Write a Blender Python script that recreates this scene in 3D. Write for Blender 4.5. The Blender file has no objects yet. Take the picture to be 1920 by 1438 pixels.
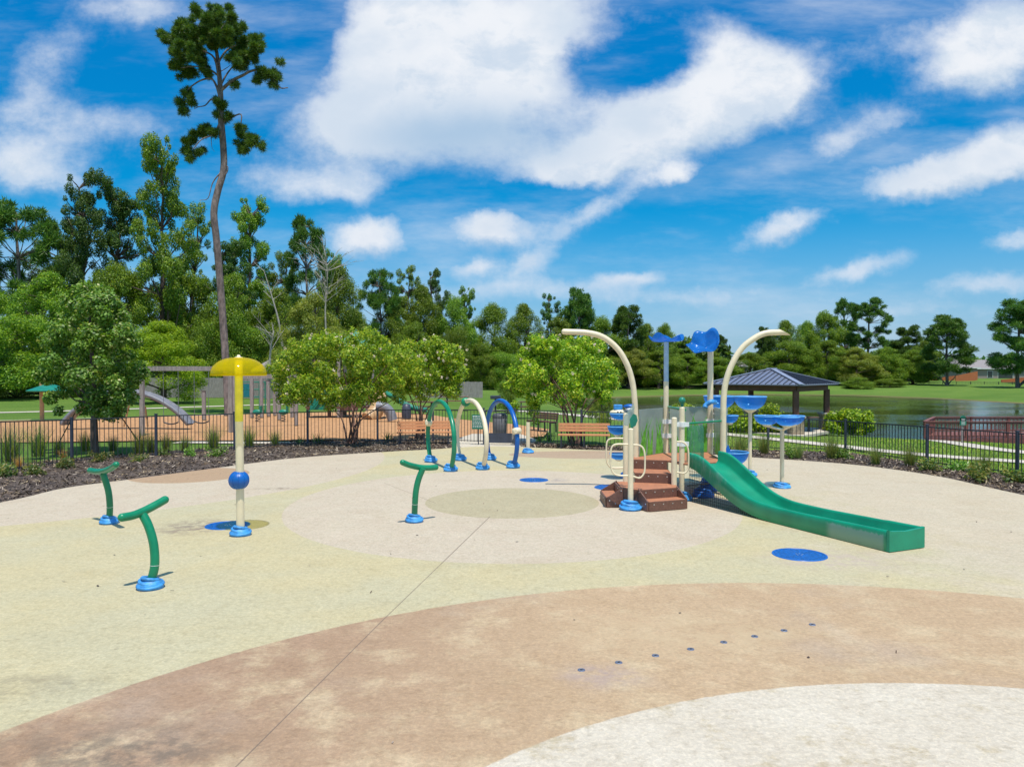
import bpy, math, random
import numpy as np
from mathutils import Vector, Matrix
R = math.radians
random.seed(7)
sc = bpy.context.scene
COL = sc.collection
# ------------------------------------------------------------------ camera
H, F, PIT = 2.6, 1411.0, math.atan(24/1411.0)
cd = bpy.data.cameras.new("camera"); cam = bpy.data.objects.new("camera", cd); COL.objects.link(cam)
cam.location = (0, 0, H); cam.rotation_euler = (math.pi/2-PIT, 0, 0)
cd.sensor_width = 36; cd.lens = F/1920*36; cd.clip_end = 4000; cd.clip_start = 0.05
sc.camera = cam
def ray(px, py):
    dx = (px-960)/F; dy = (719-py)/F
    return Vector((dx, math.cos(PIT)+dy*math.sin(PIT), -math.sin(PIT)+dy*math.cos(PIT)))
def G(px, py, z=0.0):
    d = ray(px, py); t = (z-H)/d.z
    return Vector((d.x*t, d.y*t, z))
def A(px, py, Y):
    d = ray(px, py); t = Y/d.y
    return Vector((d.x*t, Y, H+d.z*t))
# ------------------------------------------------------------------ terrain height
POND = np.array([(7,84),(9,72),(13,62),(19.3,49),(23,42.8),(27,40),(36,37),(50,33),(75,30),(95,25),(95,50),(78,60),(64,75),(59,90),(58,104),(53,117),(38,122),(28,117),(18,110),(10,102)], float)
WZ = -1.3
def pond_d(x, y):
    x = np.asarray(x, float); y = np.asarray(y, float)
    best = np.full(x.shape, 1e9); ins = np.zeros(x.shape, bool)
    n = len(POND)
    for i in range(n):
        ax, ay = POND[i]; bx, by = POND[(i+1) % n]
        ex, ey = bx-ax, by-ay
        t = np.clip(((x-ax)*ex+(y-ay)*ey)/(ex*ex+ey*ey), 0, 1)
        best = np.minimum(best, np.hypot(x-ax-t*ex, y-ay-t*ey))
        c = ((ay > y) != (by > y))
        with np.errstate(divide='ignore', invalid='ignore'):
            xi = ax+(y-ay)*ex/(ey if ey else 1e-9)
        ins ^= c & (x < xi)
    return np.where(ins, -best, best)
def hgt(x, y):
    d = pond_d(x, y)
    out = -1.38*np.exp(-np.maximum(d, 0)/11.0)
    r = np.hypot(np.asarray(x, float), np.asarray(y, float)-12)
    f = np.clip((r-12.5)/9, 0, 1); f = f*f*(3-2*f)
    z = np.where(d < 0, -1.38-np.minimum(1.4, -d*0.35), out*f)
    yy = np.asarray(y, float)
    z = z + 1.0*np.clip((yy-125)/80, 0, 1)
    z = z + 0.7*np.exp(-((np.asarray(x,float)+2)/9)**2-((yy-92)/12)**2)
    return z-0.06
def hz(x, y): return float(hgt(np.array([x]), np.array([y]))[0])
def GT(px, py):
    z = 0.0
    for _ in range(25):
        p = G(px, py, z); z = 0.5*z+0.5*hz(p.x, p.y)
    return Vector((p.x, p.y, hz(p.x, p.y)))
# ------------------------------------------------------------------ materials
class NT:
    def __init__(s, nt): s.nt = nt
    def n(s, t, **k):
        o = s.nt.nodes.new(t)
        for a, b in k.items(): setattr(o, a, b)
        return o
    def l(s, a, b): s.nt.links.new(a, b)
    def put(s, inp, v):
        if isinstance(v, bpy.types.NodeSocket): s.l(v, inp)
        elif v is not None:
            if isinstance(v, (tuple, list)) and len(v) == 3 and inp.type == 'RGBA': v = (*v, 1)
            inp.default_value = v
    def m(s, op, a, b=None, c=None, clamp=False):
        o = s.n('ShaderNodeMath', operation=op, use_clamp=clamp)
        s.put(o.inputs[0], a); s.put(o.inputs[1], b)
        if c is not None: s.put(o.inputs[2], c)
        return o.outputs[0]
    def v(s, op, a, b=None, sc_=None):
        o = s.n('ShaderNodeVectorMath', operation=op)
        s.put(o.inputs[0], a)
        if b is not None: s.put(o.inputs[1], b)
        if sc_ is not None: s.put(o.inputs['Scale'], sc_)
        return o.outputs['Value'] if op in ('LENGTH', 'DOT_PRODUCT', 'DISTANCE') else o.outputs['Vector']
    def mix(s, f, a, b, bt='MIX'):
        o = s.n('ShaderNodeMix', data_type='RGBA', blend_type=bt)
        s.put(o.inputs[0], f); s.put(o.inputs[6], a); s.put(o.inputs[7], b)
        return o.outputs[2]
    def noise(s, vec, scale, det=3, rough=.5, col=False, dist=0):
        o = s.n('ShaderNodeTexNoise'); s.put(o.inputs['Vector'], vec)
        o.inputs['Scale'].default_value = scale; o.inputs['Detail'].default_value = det
        o.inputs['Roughness'].default_value = rough; o.inputs['Distortion'].default_value = dist
        return o.outputs['Color' if col else 'Fac']
    def ss(s, x, a, b, lo=0.0, hi=1.0):
        o = s.n('ShaderNodeMapRange', interpolation_type='SMOOTHSTEP')
        s.put(o.inputs[0], x); s.put(o.inputs[1], a); s.put(o.inputs[2], b); s.put(o.inputs[3], lo); s.put(o.inputs[4], hi)
        return o.outputs[0]
def srgb(r, g, b):
    f = lambda c: (c/255/12.92 if c/255 <= .04045 else ((c/255+.055)/1.055)**2.4)
    return (f(r), f(g), f(b))
MATS = {}
def newmat(name):
    m = bpy.data.materials.new(name); m.use_nodes = True
    m.node_tree.nodes.clear(); q = NT(m.node_tree)
    out = q.n('ShaderNodeOutputMaterial'); p = q.n('ShaderNodeBsdfPrincipled')
    q.l(p.outputs[0], out.inputs[0]); MATS[name] = m
    return m, q, p, out
def mat(name, col, rough=.6, metal=0, var=.12, scale=6, bump=0.0, bscale=None, spec=.5, stretch=None, dirt=None, coords='Object', trans=0, alpha=1):
    if name in MATS: return MATS[name]
    m, q, p, out = newmat(name)
    tc = q.n('ShaderNodeTexCoord').outputs[coords]
    vec = q.v('MULTIPLY', tc, stretch) if stretch else tc
    nz = q.noise(vec, scale, 5, .6)
    a = tuple(c*(1-var) for c in col); b = tuple(min(1, c*(1+var)) for c in col)
    c = q.mix(q.ss(nz, .3, .7), a, b)
    if dirt:
        n2 = q.noise(vec, scale*.35, 6, .7)
        c = q.mix(q.ss(n2, .5, .75, 0, dirt[1]), c, dirt[0])
    q.put(p.inputs['Base Color'], c)
    q.put(p.inputs['Roughness'], q.ss(nz, .2, .8, max(0, rough-.08), min(1, rough+.08)))
    p.inputs['Metallic'].default_value = metal; p.inputs['Specular IOR Level'].default_value = spec
    if bump:
        bn = q.n('ShaderNodeBump'); bn.inputs['Strength'].default_value = bump; bn.inputs['Distance'].default_value = .02
        q.l(q.noise(vec, bscale or scale*4, 4, .6), bn.inputs['Height']); q.l(bn.outputs[0], p.inputs['Normal'])
    return m
def mtrans(name, col, fac, rough=.12, ex=.42):
    """translucent coloured plastic: coloured see-through + diffuse/gloss"""
    m, q, p, out = newmat(name)
    tc = q.n('ShaderNodeTexCoord').outputs['Object']
    nz = q.noise(tc, 5, 4)
    q.put(p.inputs['Base Color'], q.mix(q.ss(nz, .3, .7), tuple(c*.8 for c in col), col)); p.inputs['Roughness'].default_value = rough
    t = q.n('ShaderNodeBsdfTransparent'); q.put(t.inputs[0], tuple(min(1, c**ex) for c in col))
    tl = q.n('ShaderNodeBsdfTranslucent'); q.put(tl.inputs[0], col)
    m1 = q.n('ShaderNodeMixShader'); m1.inputs[0].default_value = .4; q.l(p.outputs[0], m1.inputs[1]); q.l(tl.outputs[0], m1.inputs[2])
    m2 = q.n('ShaderNodeMixShader'); m2.inputs[0].default_value = fac; q.l(m1.outputs[0], m2.inputs[1]); q.l(t.outputs[0], m2.inputs[2])
    q.l(m2.outputs[0], out.inputs[0])
    return m
def mleaf(name, cols, tr=.35, hueclump=None):
    if name in MATS: return MATS[name]
    m, q, p, out = newmat(name)
    g = q.n('ShaderNodeNewGeometry').outputs['Random Per Island']
    oi = q.n('ShaderNodeObjectInfo').outputs['Random']
    cr = q.n('ShaderNodeValToRGB'); q.l(g, cr.inputs[0])
    e = cr.color_ramp.elements
    while len(e) < len(cols): e.new(.5)
    k_ = 2.1 if tr > .19 else 1.25
    for i, (pos, c) in enumerate(cols): e[i].position = pos; e[i].color = (min(.6, c[0]*k_*(1.22 if tr > .19 else 1)), min(.6, c[1]*k_), min(.6, c[2]*k_), 1)
    tc = q.n('ShaderNodeTexCoord').outputs['Object']
    cl = q.noise(tc, .9 if not hueclump else hueclump, 2)
    c = q.mix(q.ss(cl, .35, .7, 0, .5), cr.outputs[0], q.mix(1, cr.outputs[0], (1.35, 1.15, .6), 'MULTIPLY'))
    hs = q.n('ShaderNodeHueSaturation'); q.put(hs.inputs['Value'], q.ss(oi, 0, 1, .8, 1.2)); q.put(hs.inputs['Hue'], q.ss(oi, 0, 1, .487, .51)); q.l(c, hs.inputs['Color'])
    c = hs.outputs[0]
    q.l(c, p.inputs['Base Color']); p.inputs['Roughness'].default_value = .45; p.inputs['Specular IOR Level'].default_value = .35
    t = q.n('ShaderNodeBsdfTranslucent'); q.l(q.mix(1, c, (1.5, 1.5, .55), 'MULTIPLY'), t.inputs[0])
    ms = q.n('ShaderNodeMixShader'); ms.inputs[0].default_value = tr
    q.l(p.outputs[0], ms.inputs[1]); q.l(t.outputs[0], ms.inputs[2]); q.l(ms.outputs[0], out.inputs[0])
    return m
CREAM = mat('cream_paint', (.80, .68, .46), .35, var=.05, dirt=((.5, .4, .26), .35))
GREEN = mat('green_paint', (.005, .22, .10), .34, var=.15, scale=3, dirt=((.05, .30, .18), .5))
BLUE = mat('blue_paint', (.003, .11, .42), .36, var=.15, scale=3, dirt=((.04, .18, .48), .5))
LBLUE = mat('pale_blue_cover', (.05, .27, .60), .45, var=.3, scale=9, bump=.3)
YELLOW = mtrans('yellow_dome', (.95, .80, .004), .62, .08, .85)
BOWL = mtrans('blue_bowl', (.04, .31, .82), .40, .14)
CLEARG = mtrans('clear_panel', (.62, .72, .66), .5, .3)
FROST = mtrans('frosted_panel', (.55, .62, .56), .42, .35)
BLADE = mat('printed_green', (.12, .40, .04), .5, var=.4, scale=7)
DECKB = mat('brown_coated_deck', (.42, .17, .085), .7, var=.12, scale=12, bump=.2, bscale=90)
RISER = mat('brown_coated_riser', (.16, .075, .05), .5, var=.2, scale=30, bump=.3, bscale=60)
STEEL = mat('bolt_steel', (.7, .7, .7), .3, metal=.9)
BLACKM = mat('black_metal', (.028, .030, .038), .45, var=.2)
BLACKP = mat('fence_post_metal', (.045, .052, .075), .45, var=.2)
WOODB = mat('bench_planks', (.56, .24, .10), .6, var=.15, scale=4, stretch=(1, 8, 8), dirt=((.3, .14, .08), .5))
GREYW = mat('weathered_wood', (.30, .26, .24), .85, var=.25, scale=3, stretch=(6, 6, 1), bump=.3)
DARKW = mat('dark_brown_wood', (.12, .055, .038), .7, var=.25, scale=4)
PLG = mat('green_playground_plastic', (.01, .20, .13), .4, var=.15)
TAN = mat('tan_plastic', (.50, .30, .14), .45)
ROOFM = mat('standing_seam_metal', (.22, .24, .31), .35, metal=.3, var=.1)
MAHOG = mat('mahogany_stain', (.20, .045, .03), .6, var=.2, scale=5)
STONE = mat('tan_stone', (.34, .26, .17), .8, var=.35, scale=9, bump=.5)
CAP = mat('cast_stone_cap', (.5, .42, .36), .8)
CONC = mat('pale_concrete', (.55, .48, .38), .85, var=.1, scale=3, bump=.2)
REDDK = mat('red_stained_deck', (.21, .078, .06), .65, var=.25, scale=4, stretch=(1, 1, 6))
CEDAR = mat('new_cedar_fence', (.46, .14, .05), .75, var=.2, scale=5, stretch=(3, 3, 1))
BRICK = mat('beige_brick', (.30, .24, .21), .85, var=.2, scale=20)
SHING = mat('grey_brown_shingle', (.27, .235, .225), .9, var=.2, scale=14, bump=.3)
GLASS = mat('window_glass', (.03, .035, .04), .1, spec=.8)
BARK = mat('bark_brown', (.14, .095, .075), .9, var=.4, scale=9, stretch=(1, 1, .35), bump=.8)
PBARK = mat('pine_bark', (.19, .15, .135), .9, var=.45, scale=7, stretch=(1, 1, .35), bump=.9)
CBARK = mat('smooth_reddish_bark', (.20, .10, .07), .6, var=.35, scale=8, stretch=(1, 1, .3))
GBARK = mat('pale_grey_bark', (.36, .32, .27), .85, var=.3, scale=8)
FIBRE = mat('grey_moulded_plastic', (.20, .20, .22), .4, var=.15)
SIGNG = mat('sign_green', (.01, .16, .10), .4)
WHITE = mat('white_paint', (.75, .75, .72), .4)
L_DEC = mleaf('deciduous_leaf', [(0, (.018, .047, .006)), (.4, (.045, .105, .009)), (.8, (.085, .165, .013)), (1, (.16, .24, .03))])
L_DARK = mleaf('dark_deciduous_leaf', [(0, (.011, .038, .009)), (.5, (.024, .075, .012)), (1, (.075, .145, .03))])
L_YEL = mleaf('lime_leaf', [(0, (.04, .085, .004)), (.5, (.085, .15, .006)), (1, (.15, .21, .012))])
L_CRAPE = mleaf('crape_leaf', [(0, (.022, .07, .006)), (.35, (.07, .17, .012)), (.8, (.17, .30, .025)), (1, (.28, .27, .05))], .42)
L_PINE = mleaf('pine_needle', [(0, (.011, .038, .008)), (.5, (.027, .078, .012)), (1, (.065, .125, .02))], .25)
L_NEAR = mleaf('glossy_near_leaf', [(0, (.02, .06, .008)), (.5, (.05, .13, .016)), (.85, (.11, .22, .04)), (1, (.28, .36, .16))])
L_OLIVE = mleaf('grey_olive_leaf', [(0, (.045, .075, .012)), (.5, (.085, .13, .02)), (1, (.15, .19, .04))])
L_HEDGE = mleaf('hedge_leaf', [(0, (.03, .09, .006)), (.5, (.09, .19, .01)), (1, (.20, .30, .015))])
L_SAGE = mleaf('grass_blade', [(0, (.022, .055, .016)), (.5, (.05, .10, .03)), (1, (.13, .16, .05))])
L_WEED = mleaf('low_weed_leaf', [(0, (.02, .05, .012)), (.5, (.05, .09, .02)), (1, (.13, .13, .04))])
L_STRAW = mleaf('straw_blade', [(0, (.14, .07, .03)), (1, (.32, .20, .09))])
L_AGAVE = mleaf('spiky_leaf', [(0, (.02, .07, .02)), (1, (.10, .20, .07))])
BLOSS = mat('blossom', (.75, .62, .45), .6)
MULCHC = mleaf('mulch_chip', [(0, (.025, .016, .012)), (.55, (.07, .048, .038)), (.88, (.15, .105, .08)), (1, (.45, .36, .28))], .0)
# ------------------------------------------------------------------ mesh builder
class MB:
    def __init__(s): s.v = []; s.f = []; s.sm = []; s.mi = []; s.cur = 0
    def add(s, vs, fs, sm=False):
        o = len(s.v); s.v += [tuple(p) for p in vs]
        for f in fs: s.f.append([i+o for i in f]); s.sm.append(sm); s.mi.append(s.cur)
        return s
    def box(s, c, size, rz=0, M=None):
        hx, hy, hz_ = size[0]/2, size[1]/2, size[2]/2
        vs = [Vector((x*hx, y*hy, z*hz_)) for z in (-1, 1) for y in (-1, 1) for x in (-1, 1)]
        m = M if M is not None else Matrix.Rotation(rz, 3, 'Z')
        vs = [m @ v+Vector(c) for v in vs]
        return s.add(vs, [(0, 2, 3, 1), (4, 5, 7, 6), (0, 1, 5, 4), (2, 6, 7, 3), (0, 4, 6, 2), (1, 3, 7, 5)])
    def bar(s, a, b, w, t, up=(0, 0, 1)):
        a = Vector(a); b = Vector(b); d = (b-a); L = d.length; d.normalize()
        u = Vector(up)
        if abs(d.dot(u)) > .98: u = Vector((0, 1, 0))
        x = d.cross(u).normalized(); z = x.cross(d).normalized()
        M = Matrix((x, d, z)).transposed()
        return s.box((a+b)/2, (w, L, t), M=M)
    def tube(s, pts, r, seg=10, caps=True):
        pts = [Vector(p) for p in pts]; n = len(pts)
        rs = r if isinstance(r, (list, tuple)) else [r]*n
        t0 = (pts[1]-pts[0]).normalized(); ref = Vector((0, 0, 1)) if abs(t0.z) < .9 else Vector((1, 0, 0))
        nrm = t0.cross(ref).normalized(); vs = []
        for i, p in enumerate(pts):
            t = (pts[min(i+1, n-1)]-pts[max(i-1, 0)]).normalized()
            nrm = (nrm-t*nrm.dot(t)).normalized(); b = t.cross(nrm)
            for k in range(seg):
                a = 2*math.pi*k/seg; vs.append(p+(nrm*math.cos(a)+b*math.sin(a))*rs[i])
        fs = [(i*seg+k, i*seg+(k+1) % seg, (i+1)*seg+(k+1) % seg, (i+1)*seg+k) for i in range(n-1) for k in range(seg)]
        s.add(vs, fs, True)
        if caps:
            s.add(vs[:seg], [list(range(seg))[::-1]]); s.add(vs[-seg:], [list(range(seg))])
        return s
    def lathe(s, prof, c, seg=20, sm=True, a0=0, a1=2*math.pi, M=None):
        c = Vector(c); full = abs(a1-a0-2*math.pi) < 1e-6; k = seg if full else seg+1
        vs = []
        for (r, z) in prof:
            for j in range(k):
                a = a0+(a1-a0)*j/seg; p = Vector((r*math.cos(a), r*math.sin(a), z))
                vs.append((M @ p if M is not None else p)+c)
        fs = []
        for i in range(len(prof)-1):
            for j in range(seg):
                j2 = (j+1) % k
                fs.append((i*k+j, i*k+j2, (i+1)*k+j2, (i+1)*k+j))
        return s.add(vs, fs, sm)
    def sphere(s, c, r, seg=16, sc3=(1, 1, 1), rings=10):
        c = Vector(c); vs = []; fs = []
        for i in range(rings+1):
            th = math.pi*i/rings
            for j in range(seg):
                a = 2*math.pi*j/seg
                vs.append(c+Vector((r*math.sin(th)*math.cos(a)*sc3[0], r*math.sin(th)*math.sin(a)*sc3[1], r*math.cos(th)*sc3[2])))
        for i in range(rings):
            for j in range(seg): fs.append((i*seg+j, (i+1)*seg+j, (i+1)*seg+(j+1) % seg, i*seg+(j+1) % seg))
        return s.add(vs, fs, True)
    def prism(s, poly, z0, z1):
        n = len(poly); vs = [(p[0], p[1], z0) for p in poly]+[(p[0], p[1], z1) for p in poly]
        s.add(vs, [list(range(n))[::-1], [i+n for i in range(n)]])
        return s.add(vs, [(i, (i+1) % n, (i+1) % n+n, i+n) for i in range(n)])
    def build(s, name, m, parent=None, loc=None, bevel=0):
        return mkobj(name, np.array(s.v, float), s.f, m, parent, loc, s.sm, s.mi, bevel)
OFF = {}
def mkobj(name, v, faces, m, parent=None, loc=None, smooth=None, mi=None, bevel=0):
    me = bpy.data.meshes.new(name)
    off = Vector(OFF.get(parent.name, (0, 0, 0))) if parent else Vector(loc or (0, 0, 0))
    v = np.asarray(v, np.float32)-np.array(off, np.float32)
    if isinstance(faces, np.ndarray):
        n, k = faces.shape
        me.vertices.add(len(v)); me.vertices.foreach_set('co', v.ravel())
        me.loops.add(n*k); me.loops.foreach_set('vertex_index', faces.astype(np.int32).ravel())
        me.polygons.add(n); me.polygons.foreach_set('loop_start', np.arange(0, n*k, k, dtype=np.int32))
        me.polygons.foreach_set('loop_total', np.full(n, k, np.int32)); me.update(calc_edges=True)
    else:
        me.from_pydata(v.tolist(), [], faces)
    if smooth is not None and len(smooth) == len(me.polygons): me.polygons.foreach_set('use_smooth', smooth)
    for x in (m if isinstance(m, (list, tuple)) else [m]): me.materials.append(x)
    if mi is not None and any(mi): me.polygons.foreach_set('material_index', mi)
    o = bpy.data.objects.new(name, me); COL.objects.link(o)
    if parent: o.parent = parent; OFF[o.name] = off
    else: o.location = off; OFF[o.name] = off
    if bevel:
        b = o.modifiers.new('bevel', 'BEVEL'); b.width = bevel; b.segments = 2; b.limit_method = 'ANGLE'
    return o
def tag(o, label=None, cat=None, group=None, kind=None):
    if label: o['label'] = label
    if cat: o['category'] = cat
    if group: o['group'] = group
    if kind: o['kind'] = kind
    return o
def thing(name, label, cat, loc, group=None):
    o = bpy.data.objects.new(name, None); COL.objects.link(o); o.location = loc; o.empty_display_size = .2
    OFF[o.name] = Vector(loc)
    return tag(o, label, cat, group)
def dup(o, loc=None, label=None, rz=None, scale=None, group=None, parent=None):
    c = o.copy(); COL.objects.link(c); OFF[c.name] = Vector(loc) if loc is not None else OFF.get(o.name)
    if parent: c.parent = parent
    for ch in list(o.children): dup(ch, parent=c)
    if loc is not None: c.location = loc
    if rz is not None: c.rotation_euler = (0, 0, rz)
    if scale is not None: c.scale = scale
    if label: c['label'] = label
    if group: c['group'] = group
    return c
def catmull(pts, n=8):
    P = [Vector(p) for p in pts]; P = [P[0]*2-P[1]]+P+[P[-1]*2-P[-2]]; o = []
    for i in range(1, len(P)-2):
        for k in range(n):
            t = k/n; a, b, c, d = P[i-1:i+3]
            o.append(.5*((2*b)+(c-a)*t+(2*a-5*b+4*c-d)*t*t+(3*b-a-3*c+d)*t**3))
    return o+[P[-2]]
# ------------------------------------------------------------------ world: blue sky and cumulus
SUN_DIR = Vector((0.09, -0.31, 1)).normalized()      # towards the sun
elev = math.asin(SUN_DIR.z); az = math.atan2(SUN_DIR.x, SUN_DIR.y)
w = bpy.data.worlds.new("World"); sc.world = w; w.use_nodes = True
w.cycles.sampling_method = 'MANUAL'; w.cycles.sample_map_resolution = 512
q = NT(w.node_tree); w.node_tree.nodes.clear()
wo = q.n('ShaderNodeOutputWorld'); bg = q.n('ShaderNodeBackground'); q.l(bg.outputs[0], wo.inputs[0])
sky = q.n('ShaderNodeTexSky', sky_type='NISHITA'); sky.sun_disc = False; sky.sun_elevation = elev; sky.sun_rotation = az
sky.air_density = 1.0; sky.dust_density = .6; sky.ozone_density = 3.0
bg.inputs['Strength'].default_value = .1
hs = q.n('ShaderNodeHueSaturation'); q.l(sky.outputs[0], hs.inputs['Color']); hs.inputs['Saturation'].default_value = 1.35; hs.inputs['Value'].default_value = 1.0; hs.inputs['Hue'].default_value = .492
dirv = q.n('ShaderNodeTexCoord').outputs['Generated']
sep = q.n('ShaderNodeSeparateXYZ'); q.l(dirv, sep.inputs[0])
yy = q.m('MAXIMUM', sep.outputs[1], .08)
u = q.m('DIVIDE', sep.outputs[0], yy); v = q.m('DIVIDE', sep.outputs[2], yy)
cb = q.n('ShaderNodeCombineXYZ'); q.l(u, cb.inputs[0]); q.l(v, cb.inputs[1]); cb.inputs[2].default_value = 1
P0 = cb.outputs[0]
# ragged outlines: warp the coordinates with noise before measuring distance to each cloud
def warp(Pv, sc_, amp):
    nz = q.noise(Pv, sc_, 6, .62, col=True)
    return q.v('ADD', Pv, q.v('MULTIPLY', q.v('SUBTRACT', nz, (.5, .5, .5)), (amp, amp*.8, 0)))
P1 = warp(warp(P0, 4.2, .075), 15, .04)
BL = [(760,60,130,80,10,.95),(900,60,170,95,0,1.1),(1050,40,90,70,0,.8),(760,165,150,75,15,.95),(900,190,190,85,0,.95),(660,235,100,60,0,.55),(860,275,250,45,-3,.62),
      (1075,318,110,36,14,.95),(1190,272,120,44,22,1.1),(1290,225,130,55,22,1.1),(1390,160,115,62,22,1.1),(1350,85,62,55,-10,.75),(1470,175,65,42,20,.6),(1130,200,90,45,0,.42),
      (692,442,78,42,0,1.15),(925,430,62,40,0,1.15),(1080,410,75,26,32,.56),(1185,365,75,22,28,.5),(1275,330,36,20,20,.75),
      (1800,120,80,60,0,.95),(1880,70,90,80,15,1.1),(1700,345,95,30,8,.85),(1810,320,110,42,14,1.1),(1900,280,90,50,10,1.05),(1460,440,75,24,18,.95),(1550,275,60,40,20,.5),(1640,240,70,30,25,.42),
      (100,110,90,50,25,.5),(60,210,100,45,15,.55),(50,320,115,55,0,.85),(270,15,100,45,0,.7),(220,250,110,40,0,.52),(550,350,120,45,0,.6),(690,352,80,34,0,.36),(890,500,40,17,8,.72),(985,495,44,22,22,.7),
      (1175,517,70,17,4,.72),(1600,512,110,22,12,.78),(1850,535,120,22,8,.7),(1885,455,60,22,10,.7),(1650,80,80,50,30,.36),(1330,560,240,22,0,.42),(1010,545,200,20,0,.42),(1640,590,300,22,0,.40),(640,560,300,45,0,.40)]
NEG = [(1000,372,130,26,4,.8),(620,402,110,20,0,.5),(1095,100,50,60,0,.35),(800,385,70,26,0,.5),(1180,130,90,50,30,.55),(1280,395,150,28,28,.4),(610,60,40,90,0,.5),(808,440,30,50,0,.5)]
dens = None; vs_ = None
for (px, py, rx, ry, ang, st) in BL:
    cx, cy = (px-960)/F, (695-py)/F; a = R(ang); rx *= 1.16/F; ry *= 1.16/F
    ca, sa = math.cos(a), math.sin(a)
    A1 = (ca/rx, sa/rx, -(cx*ca+cy*sa)/rx); A2 = (-sa/ry, ca/ry, -(-cx*sa+cy*ca)/ry)
    q1 = q.v('DOT_PRODUCT', P1, A1); q2 = q.v('DOT_PRODUCT', P1, A2)
    r2 = q.m('MULTIPLY_ADD', q1, q1, q.m('MULTIPLY', q2, q2))
    e = q.m('POWER', 2.0, q.m('MULTIPLY', r2, -1.75))
    dens = q.m('MULTIPLY', e, st) if dens is None else q.m('MULTIPLY_ADD', e, st, dens)
    if py < 480:
        ev = q.m('MULTIPLY', q.m('MULTIPLY', e, st), q2); vs_ = ev if vs_ is None else q.m('ADD', vs_, ev)
vert = q.m('DIVIDE', vs_, q.m('MAXIMUM', dens, .05))
for (px, py, rx, ry, ang, st) in NEG:
    cx, cy = (px-960)/F, (695-py)/F; a = R(ang); rx /= F; ry /= F; ca, sa = math.cos(a), math.sin(a)
    q1 = q.v('DOT_PRODUCT', P1, (ca/rx, sa/rx, -(cx*ca+cy*sa)/rx)); q2 = q.v('DOT_PRODUCT', P1, (-sa/ry, ca/ry, -(-cx*sa+cy*ca)/ry))
    e = q.m('POWER', 2.0, q.m('MULTIPLY', q.m('MULTIPLY_ADD', q1, q1, q.m('MULTIPLY', q2, q2)), -1.5)); dens = q.m('MULTIPLY_ADD', e, -st, dens)
fine = q.noise(q.v('MULTIPLY', P0, (1, 1.4, 1)), 16, 8, .66)
med = q.noise(q.v('MULTIPLY', P0, (1, 1.6, 1)), 4.5, 6, .6)
# other cumulus all round the rest of the sky (behind the view) from plain noise
rest = q.ss(q.noise(dirv, 2.2, 6, .6), .5, .62)
front = q.ss(sep.outputs[1], .1, .3)
d2 = q.m('ADD', dens, q.m('MULTIPLY_ADD', fine, .85, -.43))
d2 = q.m('ADD', d2, q.m('MULTIPLY_ADD', med, .6, -.31))
alpha = q.ss(d2, .08, 1.05)
wisp = q.m('MULTIPLY', q.ss(q.noise(q.v('MULTIPLY', P0, (.8, 3.0, 1)), 3.0, 7, .62), .42, .82), .55)
alpha = q.m('MAXIMUM', alpha, wisp)
alpha = q.m('ADD', q.m('MULTIPLY', alpha, front), q.m('MULTIPLY', rest, q.m('SUBTRACT', 1.0, front)), clamp=True)
core = q.ss(d2, .55, 1.5)
# soft grey bellies: thick parts with little cloud above
shade = q.m('MULTIPLY', q.ss(q.noise(q.v('ADD', q.v('MULTIPLY', P0, (1, 1.5, 1)), (3.1, .2, 0)), 4.6, 5, .55), .38, .66), q.ss(d2, .35, 1.1))
bell = q.v('DOT_PRODUCT', P1, (1/(250/F), 0, -((870-960)/F)/(250/F)))
bell2 = q.v('DOT_PRODUCT', P1, (0, 1/(70/F), -((695-262)/F)/(70/F)))
bel = q.m('POWER', 2.0, q.m('MULTIPLY', q.m('MULTIPLY_ADD', bell, bell, q.m('MULTIPLY', bell2, bell2)), -1.3))
under = q.m('MULTIPLY', q.ss(q.m('MULTIPLY_ADD', fine, -1.4, q.m('MULTIPLY_ADD', med, -1.2, q.m('SUBTRACT', 1.3, vert))), .0, 1.0), .8)
mott = q.m('MULTIPLY', q.m('MULTIPLY', q.ss(q.noise(q.v('MULTIPLY', P1, (1, 1.5, 1)), 9, 6, .6), .42, .66), .55), q.ss(d2, .4, .9))
shade = q.m('MAXIMUM', q.m('MAXIMUM', q.m('MAXIMUM', q.m('MULTIPLY', shade, .5), mott), under), q.m('MULTIPLY', bel, 1.0))
ccol = q.mix(shade, (8.7, 9.0, 9.5), (4.2, 5.8, 7.7))
low = q.ss(sep.outputs[2], 0.0, .22)
ccol = q.mix(low, q.mix(1, ccol, (.78, .84, .93), 'MULTIPLY'), ccol)
veil = q.ss(sep.outputs[2], .22, .0, 0, .5)
skyc = q.mix(1, hs.outputs[0], q.mix(low, (.50, .80, 1.12), (.02, 1.06, 1.34)), 'MULTIPLY')
skyc = q.mix(1, skyc, q.mix(q.ss(sep.outputs[2], .2, .5), (1, 1, 1), (1.25, 1.22, 1.22)), 'MULTIPLY')
skyc = q.mix(veil, skyc, (4.6, 6.4, 8.8))
q.l(q.mix(alpha, skyc, ccol), bg.inputs['Color'])
sl = bpy.data.lights.new('sun', 'SUN'); sl.energy = 4.6; sl.angle = R(.53); sl.color = (1, .955, .88)
so = bpy.data.objects.new('sun', sl); COL.objects.link(so); so.rotation_euler = SUN_DIR.to_track_quat('Z', 'Y').to_euler(); so.location = (0, 0, 40)
sc.view_settings.view_transform = 'Standard'; sc.view_settings.look = 'None'; sc.view_settings.exposure = 0.0; sc.view_settings.gamma = 1
sc.cycles.max_bounces = 8; sc.cycles.transparent_max_bounces = 12; sc.cycles.diffuse_bounces = 3
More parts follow.
